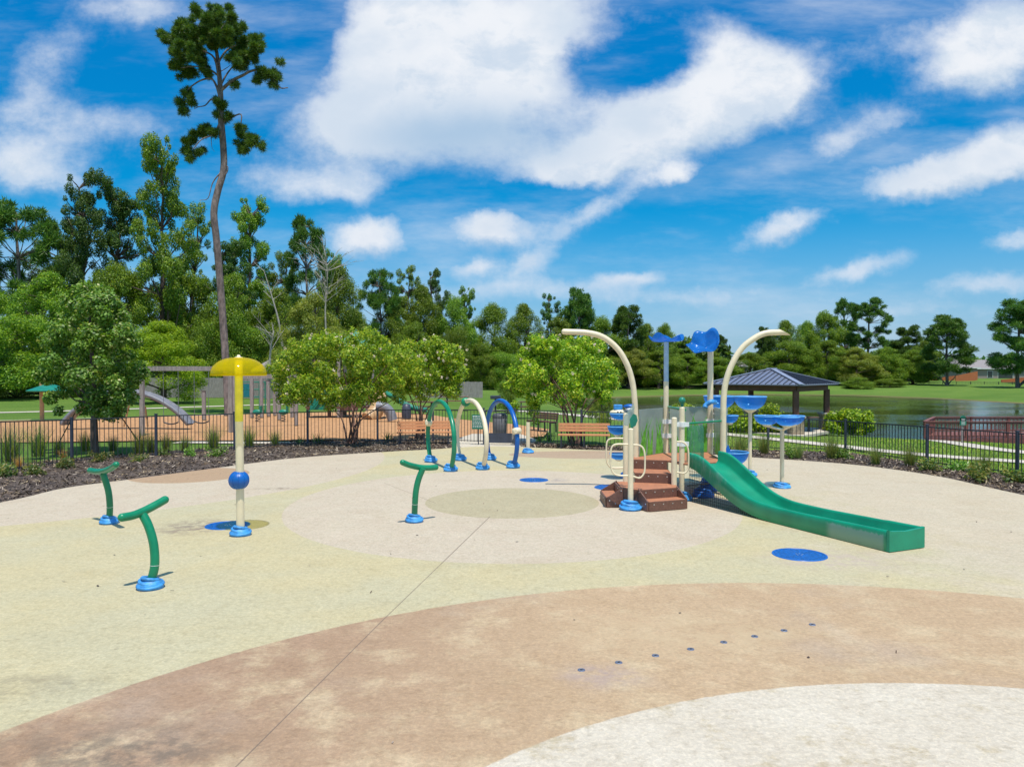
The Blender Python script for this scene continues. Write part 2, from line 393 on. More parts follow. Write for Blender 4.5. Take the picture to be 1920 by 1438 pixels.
# ------------------------------------------------------------------ ground
def grass_mat():
    m, q, p, out = newmat('lawn')
    tc = q.n('ShaderNodeTexCoord').outputs['Object']
    n1 = q.noise(tc, .18, 5, .6); n2 = q.noise(tc, 3.5, 5, .7); n3 = q.noise(tc, 28, 3, .7)
    c = q.mix(q.ss(n1, .35, .65), (.12, .225, .03), (.20, .30, .05))
    c = q.mix(q.ss(n2, .35, .75, 0, .6), c, (.19, .20, .055))
    c = q.mix(q.ss(n3, .35, .65, 0, .75), c, (.06, .14, .018))
    s3 = q.n('ShaderNodeSeparateXYZ'); q.l(tc, s3.inputs[0])
    c = q.mix(q.m('MULTIPLY', q.ss(q.m('MULTIPLY_ADD', n2, .25, s3.outputs[2]), -1.02, -1.16), .85), c, (.20, .145, .07))
    n4 = q.noise(tc, .045, 3, .6); c = q.mix(q.ss(n4, .42, .62, 0, .45), c, q.mix(1, c, (.72, .80, .7), 'MULTIPLY'))
    q.l(c, p.inputs['Base Color']); p.inputs['Roughness'].default_value = .9; p.inputs['Specular IOR Level'].default_value = .15
    b = q.n('ShaderNodeBump'); b.inputs['Strength'].default_value = .8; b.inputs['Distance'].default_value = .06
    q.l(q.m('ADD', n3, n2), b.inputs['Height']); q.l(b.outputs[0], p.inputs['Normal'])
    return m
GRASS = grass_mat()
def axis(segs):
    o = []
    for a, b, st in segs: o += list(np.arange(a, b, st))
    return np.array(o+[segs[-1][1]])
gx = axis([(-1500, -300, 100), (-300, -100, 20), (-100, -30, 5), (-30, 100, 1.0), (100, 300, 20), (300, 1500, 100)])
gy = axis([(-200, -20, 20), (-20, 20, 2), (20, 135, 1.0), (135, 260, 12), (260, 1800, 140)])
X, Y = np.meshgrid(gx, gy); Z = hgt(X, Y)
nx, ny = len(gx), len(gy); ii = np.arange(nx*ny).reshape(ny, nx)
fc = np.stack([ii[:-1, :-1], ii[:-1, 1:], ii[1:, 1:], ii[1:, :-1]], -1).reshape(-1, 4)
o = mkobj('ground', np.stack([X, Y, Z], -1).reshape(-1, 3), fc, GRASS, smooth=[True]*len(fc)); tag(o, kind='structure')
# pond water
m, q, p, out = newmat('pond_water')
tc = q.n('ShaderNodeTexCoord').outputs['Object']
big = q.noise(q.v('MULTIPLY', tc, (.6, 1, 1)), .07, 4, .6)
q.put(p.inputs['Base Color'], q.mix(q.ss(big, .4, .65), (.026, .028, .014), (.048, .048, .028)))
q.put(p.inputs['Roughness'], q.ss(big, .46, .6, .02, .16)); p.inputs['IOR'].default_value = 1.33
b = q.n('ShaderNodeBump'); b.inputs['Distance'].default_value = .05
q.put(b.inputs['Strength'], q.ss(big, .42, .60, .10, .45))
q.l(q.noise(q.v('MULTIPLY', tc, (1, 2.2, 1)), 2.6, 4, .6), b.inputs['Height']); q.l(b.outputs[0], p.inputs['Normal'])
mb = MB(); mb.add([(-5, 25, WZ), (110, 20, WZ), (110, 130, WZ), (-5, 130, WZ)], [(0, 1, 2, 3)])
tag(mb.build('pond_water', m), kind='structure')
# splash pad
PADPX = [(0,942),(120,915),(240,899),(400,878),(560,858),(740,846),(800,843),(900,837),(1000,839),(1100,843),(1200,846),(1300,850),(1420,858),(1500,863),(1620,873),(1760,893),(1920,928)]
PAD = [G(*p) for p in PADPX]
PAD = [Vector((-11, 0, 0)), Vector((-12, 6, 0)), Vector((-11.2, 11.5, 0))]+PAD+[Vector((11.3, 12, 0)), Vector((12, 7, 0)), Vector((11, 0, 0)), Vector((6, -6, 0)), Vector((-6, -6, 0))]
edge = catmull(PAD, 5)
def pad_mat():
    m, q, p, out = newmat('stained_textured_concrete')
    tc = q.n('ShaderNodeTexCoord').outputs['Object']
    wv = q.v('ADD', tc, q.v('SCALE', q.v('SUBTRACT', q.noise(tc, 9, 3, .6, col=True), (.5, .5, .5)), sc_=.035))
    def circ(cx, cy, r, soft=.012):
        sp = q.v('MULTIPLY', q.v('SUBTRACT', wv, (cx, cy, 0)), (1, 1, 0))
        return q.ss(q.v('LENGTH', sp), r-soft, r+soft, 1, 0)
    def ell(cx, cy, rx, ry, soft=.1, ang=0):
        sp = q.v('SUBTRACT', wv, (cx, cy, 0))
        c, s_ = math.cos(ang), math.sin(ang)
        a = q.v('DOT_PRODUCT', sp, (c/rx, s_/rx, 0)); b_ = q.v('DOT_PRODUCT', sp, (-s_/ry, c/ry, 0))
        return q.ss(q.m('SQRT', q.m('MULTIPLY_ADD', a, a, q.m('MULTIPLY', b_, b_))), 1-soft, 1+soft, 1, 0)
    big = q.noise(tc, .45, 5, .6); mid = q.noise(q.v('ADD', tc, (5, 3, 0)), 1.6, 5, .65)
    base = q.mix(q.ss(big, .35, .65), (.495, .435, .265), (.465, .43, .29))
    pink = q.mix(q.ss(mid, .3, .7), (.50, .425, .33), (.515, .45, .35))
    oliv = q.mix(q.ss(mid, .3, .7), (.40, .355, .235), (.425, .375, .25))
    sx = q.n('ShaderNodeSeparateXYZ'); q.l(tc, sx.inputs[0])
    br = q.mix(q.ss(sx.outputs[0], -2.5, 1.2), (.35, .235, .155), (.45, .325, .205))
    br = q.mix(q.ss(mid, .45, .72, 0, .9), br, (.52, .41, .27)); br = q.mix(q.ss(big, .52, .72, 0, .5), br, (.40, .33, .27))
    wht = q.mix(q.ss(mid, .35, .7), (.55, .495, .41), (.59, .54, .455))
    wht = q.mix(q.ss(q.noise(tc, 1.5, 7, .75), .52, .66, 0, .8), wht, (.43, .36, .24))
    # dry pink-cream area to the right of the slide and by the fence
    c = q.mix(q.ss(q.m('MULTIPLY_ADD', mid, 1.6, q.m('MULTIPLY_ADD', sx.outputs[0], .25, -1.6)), .2, 1.0, 0, .8), base, pink)
    c = q.mix(circ(-13.44, 20.99, 9.74), c, pink)
    c = q.mix(ell(0.0, 14.85, 4.32, 4.75, .004), c, pink)
    c = q.mix(circ(0, 14.92, 1.717), c, oliv)
    c = q.mix(circ(-8.04, 18.75, 1.4), c, (.40, .28, .18))
    c = q.mix(ell(2.6, 23.3, 2.7, 1.1, .01), c, (.40, .30, .215))
    c = q.mix(circ(2.83, 1.72, 7.47), c, br)
    c = q.mix(circ(3.166, 1.356, 4.874), c, wht)
    # chip-flake texture
    f1 = q.noise(tc, 26, 4, .75); f2 = q.noise(tc, 70, 3, .7); f3 = q.noise(tc, 8, 6, .7)
    c = q.mix(q.ss(f1, .46, .60, 0, .34), c, q.mix(1, c, (1.5, 1.48, 1.42), 'MULTIPLY'))
    f4 = q.noise(q.v('MULTIPLY', wv, (1, 1.3, 1)), 15, 5, .78)
    c = q.mix(q.ss(f4, .50, .64, 0, .5), c, q.mix(1, c, (.70, .68, .66), 'MULTIPLY'))
    c = q.mix(q.ss(f2, .5, .7, 0, .25), c, q.mix(1, c, (.72, .70, .68), 'MULTIPLY'))
    c = q.mix(q.ss(f3, .45, .68, 0, .5), c, q.mix(1, c, (.8, .78, .74), 'MULTIPLY'))
    lg = q.noise(q.v('ADD', tc, (9, 2, 0)), .8, 7, .72); c = q.mix(q.ss(lg, .48, .68, 0, .35), c, q.mix(1, c, (.86, .82, .76), 'MULTIPLY')); lg2 = q.noise(q.v('ADD', tc, (1, 7, 0)), 1.3, 7, .75); c = q.mix(q.ss(lg2, .5, .66, 0, .4), c, q.mix(1, c, (1.13, 1.13, 1.16), 'MULTIPLY'))
    # stains and wear
    n8 = q.noise(tc, 5, 6, .7)
    def stain(col, amt, *a, c):
        f = q.m('MULTIPLY', ell(*a), q.ss(n8, .38, .62, 0, amt)); return q.mix(f, c, col)
    for (px, py, rx, ry, amt) in [(230, 1412, .55, .3, .6), (60, 1285, .6, .25, .35), (170, 1400, 1.0, .35, .3)]:
        g = G(px, py); c = stain((.13, .11, .09), amt, g.x, g.y, rx, ry, .8, c=c)
    g = G(360, 988); c = stain((.22, .17, .14), .9, g.x, g.y, .45, .55, .7, c=c)
    g = G(1560, 1048); c = stain((.46, .36, .33), .6, g.x, g.y, .8, .5, .7, c=c)
    g = G(520, 916); c = stain((.25, .20, .15), .8, g.x, g.y, .45, .16, .5, c=c)
    g = G(1045, 900); c = stain((.35, .3, .28), .7, g.x, g.y, .25, .3, .5, c=c)
    g = G(1130, 1265); c = stain((.36, .28, .27), .7, g.x, g.y, .3, .2, .9, c=c)
    g = G(1290, 1185); c = stain((.50, .38, .24), .8, g.x, g.y, 1.0, .5, .9, c=c)
    # saw-cut control joints
    def joint(c, a, b, wd=.006):
        a, b = G(*a), G(*b); d = (b-a).normalized(); nn = (-d.y, d.x, 0)
        dd = q.m('ABSOLUTE', q.m('SUBTRACT', q.v('DOT_PRODUCT', tc, nn), a.x*nn[0]+a.y*nn[1]))
        al = q.m('SUBTRACT', q.v('DOT_PRODUCT', tc, (d.x, d.y, 0)), a.x*d.x+a.y*d.y)
        msk = q.m('MULTIPLY', q.m('LESS_THAN', dd, wd), q.m('MULTIPLY', q.m('GREATER_THAN', al, 0.0), q.m('LESS_THAN', al, (b-a).length)))
        return q.mix(q.m('MULTIPLY', msk, .75), c, (.16, .12, .09)), msk
    c = q.mix(1, c, (.985, .95, .90), 'MULTIPLY')
    c, j1 = joint(c, (434, 1445), (720, 1160)); c, j2 = joint(c, (720, 1160), (826, 1058)); 
    c, j3 = joint(c, (826, 1058), (919, 968), .008); c, j4 = joint(c, (720, 905), (817, 943), .006)
    q.l(c, p.inputs['Base Color']); p.inputs['Roughness'].default_value = .82; p.inputs['Specular IOR Level'].default_value = .3
    bn = q.n('ShaderNodeBump'); bn.inputs['Strength'].default_value = .55; bn.inputs['Distance'].default_value = .012
    q.l(q.m('ADD', f1, q.m('MULTIPLY', f2, .6)), bn.inputs['Height']); q.l(bn.outputs[0], p.inputs['Normal'])
    return m
mb = MB(); mb.prism(edge, -.14, 0)
tag(mb.build('splash_pad', pad_mat()), kind='structure')
# mulch beds between pad and fence
def rayhit(poly, c, th):
    best = 0; d = Vector((math.cos(th), math.sin(th)))
    for i in range(len(poly)-1):
        a = Vector(poly[i][:2])-c; b = Vector(poly[i+1][:2])-c; e = b-a; den = d.x*e.y-d.y*e.x
        if abs(den) < 1e-9: continue
        t = (a.x*e.y-a.y*e.x)/den; u_ = (a.x*d.y-a.y*d.x)/den
        if t > 0 and -1e-6 <= u_ <= 1+1e-6: best = max(best, t)
    return best
FL = [(-230,925,800),(-60,897,789),(135,870,784),(293,857,777),(440,845,773),(577,835,770),(708,831,766),(812,829,766),(907,832,766)]
FR = [(965,833,766),(1090,838,769),(1200,839,771),(1315,841,774),(1440,845,779),(1585,848,787),(1738,872,797),(1907,894,809),(2095,925,825)]
C0 = Vector((0, 12)); edge2 = edge+[edge[0]]
fl = [G(a, b) for a, b, c in FL]; fr = [G(a, b) for a, b, c in FR]
fencepoly = [Vector((-16, 8, 0))]+fl+fr+[Vector((17, 9, 0))]
MUL = mat('dark_mulch', (.115, .088, .072), .95, var=.6, scale=22, bump=1.0, bscale=40, dirt=((.19, .14, .12), .6), spec=.2)
rng = np.random.default_rng(5)
def mulch(pxa, pxb, name, extra):
    ga, gb = G(*pxa), G(*pxb)
    t0 = math.atan2(ga.y-12, ga.x); t1 = math.atan2(gb.y-12, gb.x)
    if t0 < -math.pi/2: t0 += 2*math.pi
    n = 170; k = 16; vs = []; pts = []
    for i in range(n+1):
        th = t0+(t1-t0)*i/n
        r0 = rayhit(edge2, C0, th)-.06; r1 = rayhit(fencepoly, C0, th)+extra
        r1 = max(r1, r0+.5)
        for j in range(k+1):
            s = j/k; r = r0+(r1-r0)*s
            x, y = C0.x+r*math.cos(th), C0.y+r*math.sin(th)
            z = -.035+.075*math.sin(math.pi*min(1, s*1.1))**.6+random.uniform(-.012, .012)
            if j == k: z = -.10
            if j == 0: z = -.03
            vs.append((x, y, z))
    a = np.arange((n+1)*(k+1)).reshape(n+1, k+1)
    f = np.stack([a[:-1, :-1], a[1:, :-1], a[1:, 1:], a[:-1, 1:]], -1).reshape(-1, 4)
    o = mkobj(name, np.array(vs), f, MUL, smooth=[True]*len(f)); tag(o, kind='structure')
    V = np.array(vs); return V
Vl = mulch((-300, 1010), (848, 838), 'mulch_bed', 2.0); Vr = mulch((985, 840), (2300, 1010), 'mulch_bed', .35)
# loose chips lying on the mulch: nobody could count them
Va = np.concatenate([Vl, Vr]); N = 42000
i0 = rng.integers(0, len(Va), N); pos = Va[i0]+rng.normal(0, .13, (N, 3))*[1, 1, 0]; pos[:, 2] = Va[i0][:, 2]+.012
pin = np.array([(p.x, p.y) for p in edge])
def inpoly(P, x, y):
    ins = np.zeros(len(x), bool); n = len(P)
    for i in range(n):
        ax, ay = P[i]; bx, by = P[(i+1) % n]
        c = (ay > y) != (by > y)
        with np.errstate(divide='ignore', invalid='ignore'): xi = ax+(y-ay)*(bx-ax)/((by-ay) if by != ay else 1e-9)
        ins ^= c & (x < xi)
    return ins
pos = pos[~inpoly(pin*1.0, pos[:, 0], pos[:, 1])]; N = len(pos)
def strips(pos, dirs, side, L, W):
    a = dirs*L[:, None]/2; b = side*W[:, None]/2
    return np.stack([pos-a-b, pos+a-b, pos+a+b, pos-a+b], 1).reshape(-1, 3), np.arange(len(pos)*4).reshape(-1, 4)
def unit(v): return v/np.maximum(np.linalg.norm(v, axis=-1, keepdims=True), 1e-9)
dr = unit(rng.normal(0, 1, (N, 3))*[1, 1, .35]); sd = unit(np.cross(dr, rng.normal(0, .35, (N, 3))+[0, 0, 1]))
vv, ff = strips(pos, dr, sd, rng.uniform(.03, .17, N), rng.uniform(.008, .035, N))
o = mkobj('mulch_chips', vv, ff, MULCHC); tag(o, 'dark brown shredded bark chips scattered over the beds round the splash pad', 'mulch', kind='stuff')
# wood-chip playground surface, curbs, paths
ORM = mat('orange_wood_fibre', (.49, .26, .12), .95, var=.22, scale=6, bump=.8, bscale=25, dirt=((.33, .17, .075), .6), spec=.2)
def sheet(name, pts, z, m, follow=False):
    mb = MB(); mb.add([(p.x, p.y, z) for p in pts], [list(range(len(pts)))]); return tag(mb.build(name, m), kind='structure')
org = [G(-420,800,-.05),G(-100,792,-.05),G(200,784,-.05),G(460,777,-.05),G(620,773,-.05),G(735,772,-.05),G(800,777,-.05),G(870,787,-.05),G(960,795,-.05),G(1030,805,-.05),G(1020,818,-.05),G(960,822,-.05),G(870,822,-.05),G(780,823,-.05),G(560,825,-.05),G(300,826,-.05),G(0,830,-.05),G(-420,840,-.05)]
sheet('play_surface', org, -.045, ORM)
def path(name, pts, wd, dz, m=CONC, terr=True):
    pts = [Vector((p.x, p.y, 0)) for p in pts]; pts = catmull(pts, 10) if len(pts) > 2 else pts
    P = []
    for a, b in zip(pts[:-1], pts[1:]):
        n = max(1, int((b-a).length/.7))
        P += [a+(b-a)*k/n for k in range(n)]
    P.append(pts[-1]); vs = []
    for i, p_ in enumerate(P):
        d = (P[min(i+1, len(P)-1)]-P[max(i-1, 0)]).normalized(); s = Vector((-d.y, d.x, 0))*wd/2
        for e in (p_+s, p_-s): vs.append((e.x, e.y, (max(hz(e.x, e.y), hz(p_.x, p_.y)) if terr else -.06)+dz))
    mb = MB(); mb.add(vs, [(2*i, 2*i+1, 2*i+3, 2*i+2) for i in range(len(P)-1)], True)
    return tag(mb.build(name, m), kind='structure')
path('concrete_curb', [p for p in org[:10]], .22, .075)
path('footpath', [G(-400,779,-.05),G(0,773,-.05),G(240,766,-.05),G(500,757,-.05),G(640,753,-.05)], 1.3, .022)
path('footpath', [G(330,828,-.05),G(560,829,-.05),G(700,828,-.05),G(850,826,-.05)], .7, .034)
path('footpath', [G(905,763,-.05),G(960,761,-.05),G(1060,765,-.05),G(1130,772,-.1),G(1200,780,-.2)], 1.6, .03)
path('footpath', [GT(1340,813),GT(1471,827),GT(1572,838),GT(1670,849),GT(1768,858),GT(1915,868),GT(2150,885)], 1.1, .04)
path('footpath', [GT(1700,815),GT(1735,824),GT(1817,836),GT(1915,849),GT(2150,872)], 1.1, .04)
sheet('entry_walk', [G(850,838,.0),G(1000,840,.0),G(1005,822,.0),G(975,812,.0),G(885,812,.0),G(860,820,0)], -.030, CONC)
# ------------------------------------------------------------------ foliage
def leafmesh(cent, rad, per, L, W, seed, shell=.55, up=.5, tri=False, sc3=None):
    """cent (B,3), rad (B,) or (B,3); returns quads (4 verts a leaf)"""
    g = np.random.default_rng(seed); cent = np.asarray(cent, float); B = len(cent)
    rad = np.asarray(rad, float); rad = rad[:, None]*np.ones(3) if rad.ndim == 1 else rad
    if sc3 is not None: rad = rad*np.array(sc3)
    wt = (rad.prod(1))**(2/3); cnt = np.maximum(3, (per*B*wt/wt.sum()).astype(int)); idx = np.repeat(np.arange(B), cnt); n = len(idx)
    d = unit(g.normal(0, 1, (n, 3))); rr = g.random(n)**(1/3*(1-shell)+.06)
    rr *= g.uniform(.75, 1.12, n)
    pos = cent[idx]+d*rad[idx]*rr[:, None]
    nrm = unit(d*.8+g.normal(0, .6, (n, 3))+np.array([0, 0, up]))
    t = unit(np.cross(nrm, g.normal(0, 1, (n, 3)))); b_ = np.cross(nrm, t)
    s = g.uniform(.6, 1.25, n)
    a = t*(L*s/2)[:, None]; b2 = b_*(W*s/2)[:, None]
    v = np.stack([pos-a, pos+b2-a*.1, pos+a, pos-b2-a*.1], 1).reshape(-1, 3)
    return v, np.arange(n*4).reshape(-1, 4)
def needles(cent, rad, tufts, k, L, W, seed, sc3=(1, 1, .7)):
    g = np.random.default_rng(seed); cent = np.asarray(cent, float); rad = np.asarray(rad, float); B = len(cent)
    wt = rad**2; cnt = np.maximum(3, (tufts*B*wt/wt.sum()).astype(int)); idx = np.repeat(np.arange(B), cnt); n = len(idx)
    d = unit(g.normal(0, 1, (n, 3))); pos = cent[idx]+d*rad[idx][:, None]*np.array(sc3)*(g.random(n)**.45)[:, None]
    pos = np.repeat(pos, k, 0); dd = unit(np.repeat(d, k, 0)*.5+g.normal(0, .8, (n*k, 3))+[0, 0, .25]); N_ = n*k
    sd_ = unit(np.cross(dd, g.normal(0, 1, (N_, 3))))
    l = L*g.uniform(.6, 1.2, N_)[:, None]; w_ = W*g.uniform(.7, 1.2, N_)[:, None]
    v = np.stack([pos, pos+dd*l*.5+sd_*w_/2, pos+dd*l, pos+dd*l*.5-sd_*w_/2], 1).reshape(-1, 3)
    return v, np.arange(N_*4).reshape(-1, 4)
def limbs(mb, trunk, blobs, r0, seed, every=1, r_end=.03):
    g = random.Random(seed); n = len(trunk)
    for bi, b in enumerate(blobs):
        if bi % every: continue
        b = Vector(b); cands = [i for i in range(n) if trunk[i].z < b.z-.15*(b-trunk[i]).length]
        i = max(cands) if cands else 0
        p0 = trunk[i]; r = r0*(1-.8*i/(n-1))*.5
        mid = p0.lerp(b, .5)+Vector((g.uniform(-.1, .1), g.uniform(-.1, .1), g.uniform(-.12, .05)))*(b-p0).length
        mb.tube([p0, p0.lerp(mid, .55)+Vector((0, 0, .03*(b-p0).length)), mid, b], [max(r, r_end*1.5), max(r*.7, r_end*1.2), max(r*.5, r_end), r_end*.6], 5, False)
PROTO = {}
def park(o):  # prototypes become the first placed tree
    return o
def proto(kind):
    """each prototype is about 10 m tall, base at the origin"""
    if kind in PROTO: return PROTO[kind]
    seed = sum(ord(c)*(i+3) for i, c in enumerate(kind)); g = random.Random(seed); k = 'oak' if kind.startswith('oak') else kind[:-1]
    bl = []; rd = []
    if k == 'oak':      # dense from the ground, rounded
        for i in range(75):
            t = g.random()**.8; z = 1.0+8.2*t; R_ = 3.6*math.sin(math.pi*min(1, (.16+.84*t)**.9))**.6*(1-.18*t)
            a = g.uniform(0, 6.283); rr = R_*g.uniform(.25, 1)**.6
            bl.append((rr*math.cos(a), rr*math.sin(a), z)); rd.append(g.uniform(.5, 1.15)*(1.1-.35*t))
        tr = [Vector((g.uniform(-.1, .1)*i, g.uniform(-.1, .1)*i, z)) for i, z in enumerate((0, 1.5, 3, 4.5, 6, 7.5))]
        lm, lf, sz = L_DEC, (60000, .125, .08), .25
    elif k == 'tall':    # high, open, airy crown in clumps with gaps
        tr = [Vector((0, 0, 0))]
        for z in (2, 3.6, 5, 6.3, 7.6, 8.8): tr.append(Vector((tr[-1].x+g.uniform(-.2, .2), tr[-1].y+g.uniform(-.2, .2), z)))
        for i in range(100):
            t = g.random()**.9; z = 2.2+7.5*t; R_ = (2.15-1.2*t)*g.uniform(.55, 1.4)
            a = g.uniform(0, 6.283); rr = R_*g.uniform(.3, 1)**.6
            bl.append((rr*math.cos(a)+(z-5)*.02, rr*math.sin(a), z)); rd.append(g.uniform(.16, .48)*(1.25-.5*t))
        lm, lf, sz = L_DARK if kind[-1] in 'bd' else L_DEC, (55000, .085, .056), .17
    elif k == 'pine':
        tr = [Vector((0, 0, 0))]
        for z in (2, 4, 5.5, 7, 8.3, 9.4): tr.append(Vector((tr[-1].x+g.uniform(-.14, .14), tr[-1].y+g.uniform(-.14, .14), z)))
        for i in range(60):
            t = g.random(); z = 4.3+5.4*t; R_ = 2.35*math.sin(math.pi*(.22+.70*t))**.7
            a = g.uniform(0, 6.283); rr = R_*g.uniform(.35, 1)**.5
            bl.append((rr*math.cos(a), rr*math.sin(a), z)); rd.append(g.uniform(.22, .5))
        lm, lf, sz = L_PINE, None, .17
    elif k == 'fullpine':    # pine leafed almost to the ground
        tr = [Vector((0, 0, 0))]
        for z in (2, 4, 6, 8, 9.4): tr.append(Vector((g.uniform(-.1, .1), g.uniform(-.1, .1), z)))
        for i in range(105):
            t = g.random()**.9; z = 1.7+7.9*t; R_ = 2.7*(math.sin(math.pi*(.25+.68*t))**.7)*g.uniform(.75, 1.15)
            a = g.uniform(0, 6.283); rr = R_*g.uniform(.3, 1)**.5
            bl.append((rr*math.cos(a), rr*math.sin(a), z)); rd.append(g.uniform(.32, .74))
        lm, lf, sz = L_PINE, None, .2
    elif k == 'bush':   # thicket dome, unit height about 10 scaled down
        for i in range(60):
            a = g.uniform(0, 6.283); t = g.random(); z = .8+7.6*t; R_ = 4.6*math.sqrt(max(0, 1-(z/9.6)**2))
            rr = R_*g.uniform(.2, 1)**.5; bl.append((rr*math.cos(a), rr*math.sin(a), z)); rd.append(g.uniform(.8, 1.7))
        tr = [Vector((0, 0, 0)), Vector((.2, 0, 2)), Vector((0, .2, 4)), Vector((0, 0, 6))]
        lm, lf, sz = L_DEC, (48000, .165, .11), .2
    if kind.startswith('oaky'): lm = L_YEL
    if kind.startswith('oakg'): lm = L_OLIVE
    mb = MB(); mb.tube(tr, [sz*(1-.75*i/(len(tr)-1)) for i in range(len(tr))], 8)
    limbs(mb, tr, bl, sz, seed, 1 if k in ('pine', 'tall') else 2, .025)
    pineish = k in ('pine', 'fullpine')
    root = thing('tree', '', 'tree', (0, 0, 0))
    if pineish: v, f = needles(bl, rd, (44 if k == 'pine' else 64), 8, .34, .05, seed, (1, 1, .6))
    else: v, f = leafmesh(bl, rd, lf[0]/len(bl), lf[1], lf[2], seed)
    mkobj('crown', v, f, lm, root)
    mb.build('trunk', PBARK if pineish else BARK, root)
    PROTO[kind] = [root, False]; return PROTO[kind]
NAMES = {'pine': 'pine_tree', 'fullpine': 'pine_tree', 'bush': 'shrub', 'oak': 'oak_tree', 'oaky': 'oak_tree', 'oakg': 'oak_tree', 'tall': 'gum_tree'}
def tree(kind, px, top, D, wpx, label, group=None, rz=None, base=None, name=None):
    """px centre, top pixel, depth, crown width in pixels"""
    x = (px-960)/F*D; g = hz(x, D)-.05
    if base is not None: g = base
    ztop = A(px, top, D).z; hh = (ztop-g)/10.0
    nat = {'oak': 7.6, 'tall': 4.4, 'pine': 5.0, 'fullpine': 6.4, 'bush': 10.5}[('oak' if kind.startswith('oak') else kind[:-1])]
    sx = wpx/F*D/nat
    pr = proto(kind); rz = random.uniform(0, 6.28) if rz is None else rz
    if not pr[1]: o = pr[0]; pr[1] = True
    else: o = dup(pr[0])
    o.location = (x, D, g); o.rotation_euler = (0, 0, rz); o.scale = (sx, sx, hh*1.01)
    o.name = name or NAMES[kind[:-1]]
    o['label'] = label; o['category'] = 'shrub' if kind[:-1] == 'bush' else 'tree'
    if group: o['group'] = group
    elif 'group' in o: del o['group']
    return o
